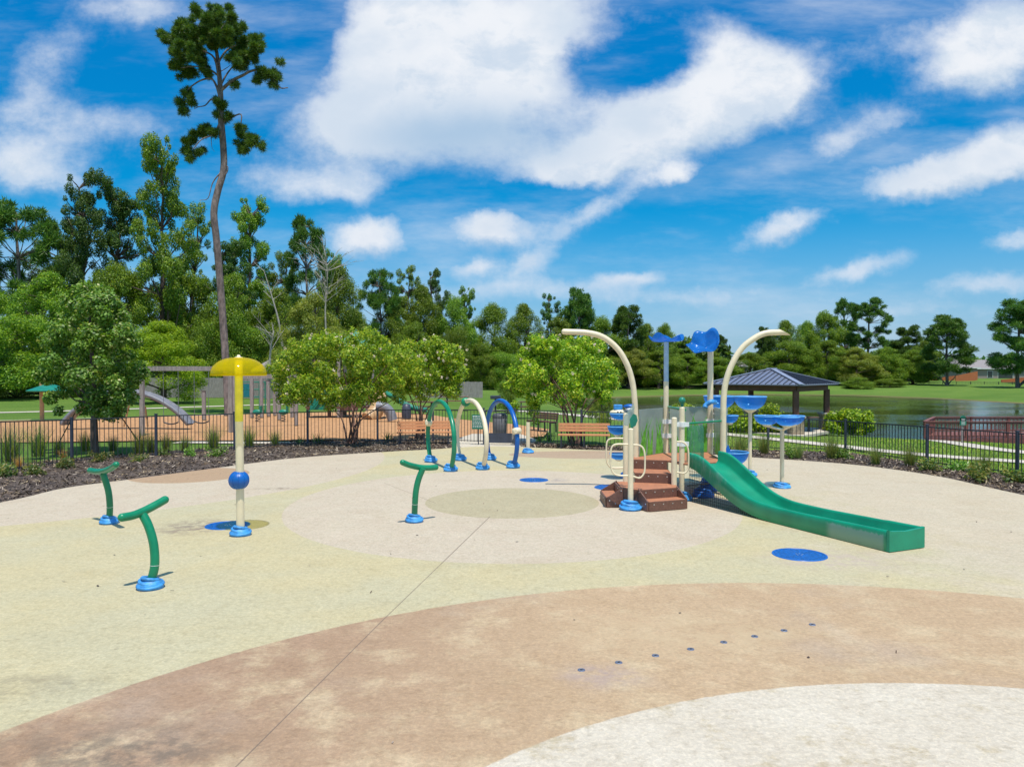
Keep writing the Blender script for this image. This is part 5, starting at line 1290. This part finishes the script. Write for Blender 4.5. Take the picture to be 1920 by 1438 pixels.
for k in range(4):
    a, b = cor[k], cor[(k+1) % 4]; m_ = (a+b)/2; L_ = (b-a).length
    for j in range(1, 17):
        t = j/17; e_ = a.lerp(b, t); s = min(t, 1-t)*2; topp = e_+(apex-m_)*s; 
        if s > .04: mb.bar(e_+Vector((0, 0, .015)), topp+Vector((0, 0, .015)), .03, .045)
mb.build('seam', mat('seam_dark', (.04, .045, .06), .4, metal=.3), rf); mb = MB()
for k in range(4): mb.bar(cor[k]+Vector((0, 0, .02)), apex+Vector((0, 0, .03)), .26, .03)
mb.box(apex+Vector((0, 0, .02)), (.4, .4, .06), rz=ang+math.pi/4); mb.build('hip_cap', mat('hip_metal', (.32, .34, .42), .35, metal=.3), rf)
pc = [gc+Vector((2.95*math.cos(ang+k*math.pi/2-math.pi/2), 2.95*math.sin(ang+k*math.pi/2-math.pi/2), 0)) for k in range(4)]
for k in range(4):
    a, b = pc[k], pc[(k+1) % 4]; mb = MB(); mb.bar(Vector((a.x, a.y, ez-.20)), Vector((b.x, b.y, ez-.20)), .14, .30); mb.build('beam', DARKW, root)
for k, p_ in enumerate(pc):
    mb = MB(); mb.box((p_.x, p_.y, (ez-.3+gz)/2), (.24, .24, ez-.3-gz)); mb.build('post', DARKW, root)
    mb = MB(); mb.box((p_.x, p_.y, gz+.42), (.62, .62, .84)); mb.build('pedestal', STONE, root, bevel=.02)
    mb = MB(); mb.box((p_.x, p_.y, gz+.88), (.74, .74, .08)); mb.build('pedestal_cap', CAP, root, bevel=.01)
mb = MB(); mb.box((gc.x, gc.y, gz-.01), (5.4, 5.4, .12), rz=ang+math.pi/4); tag(mb.build('concrete_slab', CONC), kind='structure')
# round table under the gazebo
c = Vector((15.0, 38.0, gz+.05)); root = thing('picnic_table', 'small round dark table at the right post of the gazebo', 'table', c)
mb = MB(); mb.tube([c, c+Vector((0, 0, .7))], .06, 10); mb.build('leg', BLACKM, root); mb = MB(); mb.lathe([(0, .74), (.5, .74), (.5, .70), (0, .70)], c, 24); mb.build('table_top', DARKW, root)
# ------------------------------------------------------------------ deck by the pond
dz = -1.0; root = thing('viewing_deck', 'red-stained timber deck with slatted railing at the pond edge', 'deck', (27, 39, dz))
X0, X1, Y0, Y1 = 22.6, 36.0, 40.3, 44.2
mb = MB(); y = Y0
lx_ = lambda y: 22.1+(y-Y0)*.69
while y < Y1: mb.box(((lx_(y)+X1)/2, y, dz), (X1-lx_(y), .13, .04)); y += .145
mb.build('deck_boards', REDDK, root); mb = MB(); mb.box(((22.1+X1)/2, Y0-.1, dz-.16), (X1-22.1, .05, .26)); mb.build('fascia', REDDK, root)
mb = MB()
for x_ in np.arange(25.2, X1, 2.4):
    for y in (Y0+.3, Y1-.3): mb.box((x_, y, dz-.7), (.16, .16, 1.4))
mb.build('pilings', DARKW, root)
def railrun(a, b, zt=.88, gap=None):
    a = Vector((*a, dz)); b = Vector((*b, dz)); d = b-a; L_ = d.length; d.normalize(); mb = MB()
    mb.bar(a+Vector((0, 0, zt)), b+Vector((0, 0, zt)), .16, .045); mb.bar(a+Vector((0, 0, zt-.09)), b+Vector((0, 0, zt-.09)), .05, .09); mb.bar(a+Vector((0, 0, .10)), b+Vector((0, 0, .10)), .05, .09)
    n = int(L_/.22)
    for k in range(n+1): p_ = a+d*L_*k/n; mb.box((p_.x, p_.y, dz+.47), (.035, .035, .70))
    for k in range(int(L_/2.2)+2): p_ = a+d*min(L_, k*2.2); mb.box((p_.x, p_.y, dz+.42), (.10, .10, .92))
    mb.build('railing', REDDK, root)
railrun((22.15, Y0), (X1, Y0)); railrun((lx_(Y1), Y1), (X1, Y1)); railrun((22.15, Y0+.05), (lx_(Y1), Y1-.05))
# lower boardwalk leading in from the right
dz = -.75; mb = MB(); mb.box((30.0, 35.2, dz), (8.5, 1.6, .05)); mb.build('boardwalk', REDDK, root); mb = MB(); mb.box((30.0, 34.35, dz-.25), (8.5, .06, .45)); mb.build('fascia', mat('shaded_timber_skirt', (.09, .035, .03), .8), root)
railrun((27.0, 34.4), (34, 34.4), .85); railrun((25.8, 36.0), (34, 36.0), .85)
# green sign before the deck
c = GT(1804, 832); root = thing('notice_sign', 'green round-topped notice on a grey post before the deck', 'sign', c)
D = c.y; t = A(1804, 780, D).z; mb = MB(); mb.tube([c, (c.x, c.y, t-.3)], .045, 8); mb.build('post', GREYW, root)
b_ = A(1804, 799, D).z; mb = MB(); mb.box((c.x, c.y-.05, (b_+t)/2-.02), (.28, .03, (t-b_)*.75)); mb.lathe([(0, 0), (.14, 0)], (c.x, c.y-.065, t-.12), 20, False, M=Matrix.Rotation(math.pi/2, 3, 'X')); mb.lathe([(.14, 0), (.14, .03)], (c.x, c.y-.065, t-.12), 20, False, M=Matrix.Rotation(-math.pi/2, 3, 'X')); mb.build('board', SIGNG, root)
mb = MB()
for k in range(5): mb.box((c.x, c.y-.07, (b_+t)/2+.10-.06*k), (.18-.02*(k % 2), .004, .02))
mb.build('lettering', WHITE, root)
# ------------------------------------------------------------------ houses
def house(label, x0, x1, y0, y1, z0, wall_h, roof_h, wm, rm, wins, ov=.5, hip=2.5, name='house'):
    root = thing(name, label, 'house', ((x0+x1)/2, y0, z0)); mb = MB(); mb.prism([(x0, y0), (x1, y0), (x1, y1), (x0, y1)], z0-1.5, z0+wall_h); mb.build('wall', wm, root)
    e = z0+wall_h; a = [(x0-ov, y0-ov, e), (x1+ov, y0-ov, e), (x1+ov, y1+ov, e), (x0-ov, y1+ov, e), (x0+hip, (y0+y1)/2, e+roof_h), (x1-hip, (y0+y1)/2, e+roof_h)]
    mb = MB(); mb.add(a, [(0, 1, 5, 4), (1, 2, 5), (2, 3, 4, 5), (3, 0, 4), (3, 2, 1, 0)]); r = mb.build('roof', rm, root)
    mb = MB(); mb.box(((x0+x1)/2, y0-ov, e-.08), (x1-x0+2*ov, .06, .2)); mb.build('fascia', WHITE, r)
    for (wx, wz, ww, wh) in wins:
        mb = MB(); mb.box((wx, y0-.02, z0+wz), (ww+.16, .08, wh+.16)); w_ = mb.build('window', WHITE, root); mb = MB(); mb.box((wx, y0-.045, z0+wz), (ww, .06, wh)); mb.build('pane', GLASS, w_)
    return root
Dh = 185.0; xl = (1802-960)/F*Dh; z0 = hz(112, Dh)-.1
h = house('long brick house with grey-brown roof behind the big pines at the right edge', (1832-960)/F*Dh, (1925-960)/F*Dh, Dh, Dh+13, .25, 2.9, 2.2, BRICK, SHING, [((1856-960)/F*Dh, 1.5, 1.2, 1.6), ((1885-960)/F*Dh, 1.3, 3.6, 2.3)], hip=3)
house('lower brick house wing with pale hipped roof left of the long brick house', (1802-960)/F*(Dh-3), (1832-960)/F*(Dh-3), Dh-3, Dh+9, .25, 3.1, 2.7, BRICK, SHING, [((1815-960)/F*(Dh-3), 1.6, 1.2, 1.3)], hip=1.6)
Df = 330.0; house('pale distant house roof seen low in a gap of the treeline', (1378-960)/F*Df, (1400-960)/F*Df, Df, Df+10, 1.5, 3, 2.6, mat('pale_siding', (.5, .45, .4)), SHING, [((1388-960)/F*Df, 1.5, 1, 1)], hip=1.5)
# house roof behind the mushroom
Dk = 79.0; house('low building with grey-brown roof behind the board fence near the mushroom dome', (478-960)/F*Dk, (560-960)/F*Dk, Dk, Dk+7, -.06, 2.75, 1.35, mat('tan_siding', (.34, .28, .24)), SHING, [((500-960)/F*Dk, 1.5, .8, .9)], hip=.8, ov=.3)
# ------------------------------------------------------------------ board fences
def board_fence(label, a, b, z, hh, m, bw=.14, zb=None, name='board_fence', cap=None):
    a = Vector(a); b = Vector(b); d = b-a; L_ = d.length; d.normalize(); root = thing(name, label, 'fence', (a.x, a.y, z)); mb = MB(); n = int(L_/bw); zb = z if zb is None else zb; g = random.Random(9)
    for k in range(n): p_ = a+d*(k+.5)*L_/n; zz = z+(zb-z)*k/n; mb.box((p_.x, p_.y+g.uniform(-.006, .006), zz+hh/2), (L_/n*.93, .02, hh+g.uniform(-.02, .02)), rz=math.atan2(d.y, d.x))
    mb.build('boards', m, root); mb = MB()
    for t in (.25, .8): mb.bar(a+Vector((0, .035, z-a.z+hh*t)), b+Vector((0, .035, zb-b.z+hh*t)), .04, .09)
    mb.build('rail', m, root)
    mb = MB()
    for k in range(int(L_/2.4)+1): p_ = a+d*min(L_, k*2.4); mb.box((p_.x, p_.y+.09, z+(zb-z)*k*2.4/L_+hh/2), (.09, .09, hh+.1))
    mb.build('posts', m, root); return root
ga_, gb_ = A(272, 745, 75), A(445, 743, 74); board_fence('weathered grey board fence behind the swing chains', (ga_.x, 75, 0), (gb_.x, 74, 0), -.06, 1.95, GREYW)
gc_, gd_ = A(446, 745, 72), A(560, 742, 70); board_fence('weathered board fence behind the wooden climbing posts', (gc_.x, 72.5, 0), (gd_.x, 71, 0), -.06, 1.9, GREYW)
ge, gf = A(778, 745, 68), A(905, 742, 68); board_fence('weathered grey board fence ending on the open lawn above the hoops', (ge.x, 68.5, 0), (gf.x, 68, 0), -.06+.2, 1.45, GREYW)
x = lambda px, D_: (px-960)/F*D_
board_fence('orange-red cedar fence left of the big pine trunk', (x(1741, 165), 165, 0), (x(1790, 165), 165, 0), -.9, 1.7, CEDAR, .2, zb=-.2)
board_fence('orange-red cedar fence between big pine trunk and brick house', (x(1792, 160), 160, 0), (x(1833, 163), 163, 0), -.35, 1.9, CEDAR, .2, zb=.6)
board_fence('brown cedar fence rising to the right edge below the brick house', (x(1878, 150), 150, 0), (x(1960, 152), 152, 0), -.9, 1.7, CEDAR, .2, zb=.0)
def wirefence(label, a, b, z, hh):
    a = Vector(a); b = Vector(b); d = b-a; L_ = d.length; root = thing('metal_fence', label, 'fence', (a.x, a.y, z)); mb = MB()
    for t in (.08, .95): mb.bar(a+Vector((0, 0, z+hh*t)), b+Vector((0, 0, z+hh*t)), .03, .04)
    n = int(L_/.25)
    for k in range(n+1): p_ = a+d*k/n; mb.box((p_.x, p_.y, z+hh/2), (.025, .025, hh))
    mb.build('picket_panel', BLACKM, root); mb = MB()
    for k in range(int(L_/2.4)+1): p_ = a+d*min(1, k*2.4/L_); mb.box((p_.x, p_.y, z+hh/2), (.08, .08, hh+.1))
    mb.build('posts', BLACKM, root)
wirefence('thin black fence across the lawn below the brick house', (x(1742, 140), 140, 0), (x(1905, 138), 138, 0), -.62, 1.15)
# ------------------------------------------------------------------ playground beyond the fence
def posts(mb, L, w=.13):
    for (px, D_, zt) in L: mb.box((x(px, D_), D_, zt/2-.05), (w, w, zt+.1))
D1, D2 = 30.6, 32.2; zb = A(265, 691, D1).z
root = thing('swing_set', 'weathered timber swing frame left of the mushroom spray', 'swing set', (x(265, D1), D1, -.05))
mb = MB(); mb.bar((x(261, D1), D1, zb), (x(436, D2), D2, zb), .13, .19); mb.build('beam', GREYW, root)
for px, D_ in ((266, D1), (432, D2)):
    for dy in ((-.0,) if px == 266 else (-.0,)): mb = MB(); mb.box((x(px, D_), D_+dy, zb/2-.05), (.15, .15, zb+.1)); mb.build('post', GREYW, root)
for pa, pb in ((306, 334), (364, 391)):
    Dm = D1+(D2-D1)*(pa-265)/167+.0; mb = MB(); 
    for px in (pa, pb): mb.tube([(x(px, Dm), Dm, zb-.08), (x(px, Dm), Dm, .48)], .012, 5, False)
    mb.build('chain', mat('chain_grey', (.25, .25, .27), .5, metal=.6), root); mb = MB(); xa, xb = x(pa, Dm), x(pb, Dm)
    mb.tube(catmull([(xa, Dm, .48), ((xa*3+xb)/4, Dm, .42), ((xa+xb)/2, Dm, .40), ((xa+3*xb)/4, Dm, .42), (xb, Dm, .48)], 4), .03, 6); mb.build('seat', BLACKM, root)
D3, D4 = 34.5, 36.0; zb = A(450, 706, D3).z
root = thing('swing_set', 'second weathered timber frame right of the mushroom spray, half behind the crape myrtle', 'swing set', (x(450, D3), D3, -.05))
mb = MB(); mb.bar((x(437, D3), D3, zb), (x(570, D4), D4, zb), .14, .2); mb.build('beam', GREYW, root)
for px, D_ in ((440, D3), (555, D4)): mb = MB(); mb.box((x(px, D_), D_, zb/2), (.15, .15, zb)); mb.build('post', GREYW, root)
for i, (px, D_, hpx) in enumerate([(382, 40, 734), (472, 42, 708), (490, 42, 708), (503, 43, 714), (515, 44, 720), (523, 40, 745)]):
    labs = ['single short weathered post beyond the swings', 'first climbing post right of the mushroom pole', 'second climbing post right of the mushroom pole', 'third climbing post right of the mushroom pole', 'fourth climbing post, left edge of the crape foliage', 'low stump post under the crape foliage']
    zt = A(px, hpx, D_).z; mb = MB(); c = Vector((x(px, D_), D_, -.05)); root = thing('timber_post', labs[i], 'post', c, 'timber posts in the playground')
    mb.box((c.x, c.y, zt/2), (.17, .17, zt)); mb.build('shaft', GREYW, root, bevel=.015); mb = MB(); mb.box((c.x, c.y, zt+.015), (.19, .19, .03)); mb.build('post_cap', DARKW, root)
# teal frame of the climbing gym
root = thing('climbing_frame', 'teal bar climbing frame behind the second timber frame', 'climbing frame', (x(480, 46), 46, -.05)); mb = MB()
for px in (455, 470, 486, 497): mb.tube([(x(px, 46), 46, 0), (x(px, 46), 46, 1.95)], .035, 6)
for z in (1.0, 1.45, 1.9): mb.tube([(x(455, 46), 46, z), (x(497, 46), 46, z)], .035, 6)
mb.build('bars', PLG, root); mb = MB(); mb.box((x(462, 46), 46, 1.4), (.35, .05, .8)); mb.build('panel', mat('teal_panel', (.01, .17, .20), .4), root)
for px, lab in ((482, 'left green spring rider seat seen through the fence'), (531, 'right green spring rider seat under the crape foliage')):
    c = Vector((x(px, 39), 39, -.05)); root = thing('spring_rider', lab, 'play equipment', c, 'green spring riders'); mb = MB()
    mb.tube([c+Vector((.1*math.cos(t), .1*math.sin(t), .04*t/2)) for t in np.linspace(0, 18, 50)], .018, 5); mb.build('spring', BLACKM, root)
    mb = MB(); mb.sphere(c+Vector((0, 0, .5)), .2, 14, (1.3, .5, .7)); mb.box(c+Vector((.2, 0, .68)), (.05, .3, .3)); mb.build('seat', PLG, root)
# arched grey climber behind the left fence
Dz = 34.0; P = [A(122, 795, Dz), A(140, 775, Dz), A(170, 752, Dz), A(205, 738, Dz), A(240, 734, Dz), A(275, 740, Dz), A(305, 752, Dz), A(335, 772, Dz), A(357, 795, Dz)]
P = catmull(P, 5); root = thing('arch_climber', 'grey moulded arched climber behind the left swing post', 'play equipment', (P[0].x, Dz, -.05)); mb = MB(); vs = []
for i, p_ in enumerate(P):
    t = (P[min(i+1, len(P)-1)]-P[max(i-1, 0)]).normalized(); n_ = Vector((-t.z, 0, t.x))
    for dy, dn in ((-.34, .04), (-.30, .07), (-.26, .02), (.26, .02), (.30, .07), (.34, .04), (.34, -.04), (-.34, -.04)): vs.append(p_+Vector((0, dy, 0))+n_*dn*1.6)
mb.add(vs, [(i*8+j, i*8+(j+1) % 8, (i+1)*8+(j+1) % 8, (i+1)*8+j) for i in range(len(P)-1) for j in range(8)], True); mb.build('arched_deck', FIBRE, root)
mb = MB(); mb.tube([A(242, 760, Dz), A(232, 800, Dz)], .04, 6); mb.tube([A(272, 762, Dz), A(277, 800, Dz)], .04, 6); mb.build('strut', TAN, root)
# teal umbrella table at far left
Dz = 40; c = Vector((x(78, Dz), Dz, -.05)); root = thing('shade_umbrella', 'teal umbrella on a tan post far left behind the staked tree', 'umbrella', c); zt = A(50, 716, Dz).z
mb = MB(); mb.tube([c, (c.x, Dz, zt)], .11, 10); mb.build('post', TAN, root); mb = MB(); mb.lathe([(0, .4), (1.1, 0), (1.05, -.06), (0, .32)], (x(92, Dz), Dz, zt-.45), 8, False); mb.build('canopy', PLG, root)
# main play structure
Dz = 43.0; root = thing('playhouse', 'playground tower with teal peaked roof, green panels and slides behind the crape myrtle', 'play structure', (x(660, Dz), Dz, -.05)); mb = MB(); ap = A(667, 618, Dz)
e = A(667, 650, Dz).z; s_ = .95; mb.add([(ap.x-s_, Dz-s_, e), (ap.x+s_, Dz-s_, e), (ap.x+s_, Dz+s_, e), (ap.x-s_, Dz+s_, e), tuple(ap)], [(0, 1, 4), (1, 2, 4), (2, 3, 4), (3, 0, 4), (3, 2, 1, 0)]); mb.build('roof', mat('teal_roof', (.01, .24, .20), .4), root)
for dx in (-.8, .8):
    for dy in (-.8, .8): mb = MB(); mb.box((ap.x+dx, Dz+dy, e/2), (.16, .16, e)); mb.build('post', GREYW, root)
for px in (553, 583, 622, 645, 700): mb = MB(); mb.box((x(px, Dz), Dz-.6, .85), (.17, .17, 1.8)); mb.build('post', GREYW if px != 622 else DARKW, root)
mb = MB(); mb.box((x(640, Dz), Dz, .55), (x(705, Dz)-x(585, Dz), 1.8, .1)); mb.build('deck', DARKW, root)
mb = MB(); mb.box((x(603, Dz), Dz-.9, .95), (.85, .06, 1.1))
mb.build('green_panel', PLG, root); mb = MB(); mb.box((x(636, Dz), Dz-.9, 1.15), (.75, .06, .7)); mb.build('dark_panel', BLACKM, root)
mb = MB(); mb.box((x(664, Dz), Dz-.9, .8), (.8, .06, .9)); mb.build('brown_panel', DARKW, root)
mb = MB(); mb.tube([A(588, 768, Dz-1), A(612, 735, Dz-1)], .03, 6); mb.tube([A(576, 775, Dz-1), A(605, 742, Dz-1)], .03, 6); mb.build('stair_rail', PLG, root)
mb = MB(); mb.tube(catmull([A(690, 738, Dz-.5), A(705, 740, Dz-.9), A(712, 752, Dz-1.4), A(704, 772, Dz-1.8), A(690, 786, Dz-2.2)], 5), .42, 14); mb.build('tube_slide', TAN, root)
mb = MB(); sp = catmull([A(718, 736, Dz-.5), A(740, 748, Dz-1), A(762, 761, Dz-1.4), A(780, 768, Dz-1.6), A(800, 771, Dz-1.8)], 6)
vs = []
for i, p_ in enumerate(sp):
    for dy, dz_ in ((-.35, .18), (-.30, .18), (-.27, 0), (.27, 0), (.30, .18), (.35, .18), (.33, -.06), (-.33, -.06)): vs.append(p_+Vector((0, dy, dz_)))
mb.add(vs, [(i*8+j, i*8+(j+1) % 8, (i+1)*8+(j+1) % 8, (i+1)*8+j) for i in range(len(sp)-1) for j in range(8)], True); mb.build('straight_slide', PLG, root)
c = A(731, 792, 38); mb = MB(); sp = catmull([A(706, 762, 39), A(722, 764, 39), A(732, 775, 39), A(736, 788, 39)], 5); mb.tube(sp, .26, 12); mb.build('grey_slide', FIBRE, root)
mb = MB(); mb.lathe([(.25, 0), (.27, .4), (.2, .75), (.1, .8)], (x(762, 41), 41, -.0), 14); o = mb.build('play_drum', BLACKP); tag(o, 'small dark play drum on the orange surface left of the picnic tables', 'play equipment')
# picnic tables
def picnic(label, px, D_, s=1.0, m=DARKW, rz=0):
    c = Vector((x(px, D_), D_, -.05)); root = thing('picnic_table', label, 'picnic table', c, 'picnic tables on the lawn'); mb = MB(); mb.box(c+Vector((0, 0, .74)), (1.7*s, .75, .05)); mb.build('table_top', m, root)
    for dy in (-.65, .65): mb = MB(); mb.box(c+Vector((0, dy, .44)), (1.7*s, .26, .04)); mb.build('bench_seat', m, root)
    for dx in (-.6*s, .6*s):
        mb = MB(); mb.tube([c+Vector((dx, -.6, 0)), c+Vector((dx, -.25, .72))], .03, 6); mb.tube([c+Vector((dx, .6, 0)), c+Vector((dx, .25, .72))], .03, 6); mb.tube([c+Vector((dx, -.68, .4)), c+Vector((dx, .68, .4))], .03, 6); mb.build('leg', BLACKM, root)
picnic('brown picnic table seen through the stems of the second crape myrtle', 787, 46, 1.2)
picnic('picnic table on the lawn just above the gap between green and cream hoops', 855, 55, 1.1, mat('rust_table', (.22, .11, .07)))
picnic('small dark picnic table on the lawn above the blue hoop', 990, 46, .7)
c = Vector((x(929, 48), 48, -.05)); root = thing('charcoal_grill', 'dark pedestal grill on the lawn above the blue hoop', 'grill', c)
mb = MB(); mb.tube([c, c+Vector((0, 0, .85))], .06, 8); mb.build('post', BLACKM, root); mb = MB(); mb.box(c+Vector((0, 0, .95)), (.65, .45, .22)); mb.build('fire_box', BLACKP, root, bevel=.02)
# utility pole box by the fence
c = Vector((x(839, 67), 67, 0)); root = thing('utility_box', 'pale grey meter box on a post against the grey board fence', 'utility box', c); mb = MB(); mb.tube([c, c+Vector((0, 0, 1.5))], .07, 8); mb.build('post', FIBRE, root)
mb = MB(); mb.box(c+Vector((0, -.05, 1.35)), (.45, .25, .55)); mb.build('box', mat('meter_grey', (.45, .47, .48), .5), root, bevel=.02)
# lawn blades near the fence on the right
g_ = np.random.default_rng(8); N = 60000
u_ = g_.random(N); yy_ = 19+19*u_**1.2; xx_ = g_.uniform(.2, .75, N)*yy_
fp = np.array([(p_.x, p_.y) for p_ in fencepoly]+[(17, -9), (-16, -9)]); keep = ~inpoly(fp, xx_, yy_) & (pond_d(xx_, yy_) > 1.0)
pathpts = np.array([(p_.x, p_.y) for p_ in [GT(1340,813),GT(1471,827),GT(1572,838),GT(1670,849),GT(1768,858),GT(1915,868),GT(2150,885)]])
pathp2 = np.array([(p_.x, p_.y) for p_ in [GT(1700,815),GT(1735,824),GT(1817,836),GT(1915,849),GT(2150,872)]])
for PP in (pathpts, pathp2):
    for a_, b2_ in zip(PP[:-1], PP[1:]):
        e_ = b2_-a_; t_ = np.clip(((xx_-a_[0])*e_[0]+(yy_-a_[1])*e_[1])/(e_@e_), 0, 1); keep &= np.hypot(xx_-a_[0]-t_*e_[0], yy_-a_[1]-t_*e_[1]) > .75
keep &= np.hypot(xx_-13.6, yy_-39.4) > 4
xx_, yy_ = xx_[keep], yy_[keep]; zz_ = hgt(xx_, yy_); N = len(xx_)
base = np.stack([xx_, yy_, zz_], -1); a_ = g_.uniform(0, 6.28, N); s_ = np.stack([np.cos(a_), np.sin(a_), a_*0], -1)*.012; tipv = np.stack([g_.normal(0, .03, N), g_.normal(0, .03, N), g_.uniform(.03, .085, N)], -1)
v = np.stack([base-s_, base+s_, base+tipv], 1).reshape(-1, 3); o = mkobj('grass', v, np.arange(N*3).reshape(-1, 3), mleaf('lawn_blade', [(0, (.05, .11, .014)), (.6, (.10, .19, .025)), (1, (.22, .26, .06))], .2)); tag(o, 'short green lawn grass beyond the right-hand fence', 'grass', kind='stuff')

# a little blown leaf litter on the concrete
g_ = np.random.default_rng(12); N = 150; lx = g_.uniform(-9, 9, N); ly = g_.uniform(4.5, 22, N); kp = inpoly(pin, lx, ly); lx, ly = lx[kp], ly[kp]
ps = np.stack([lx, ly, np.full(len(lx), .008)], -1); dd = unit(g_.normal(0, 1, (len(lx), 3))*[1, 1, .15]); ss_ = unit(np.cross(dd, g_.normal(0, .2, (len(lx), 3))+[0, 0, 1]))
v, f = strips(ps, dd, ss_, g_.uniform(.015, .05, len(lx)), g_.uniform(.006, .02, len(lx))); tag(mkobj('leaf_litter', v, f, MULCHC), 'few dry leaf scraps blown over the pale concrete pad', 'leaf litter', kind='stuff')
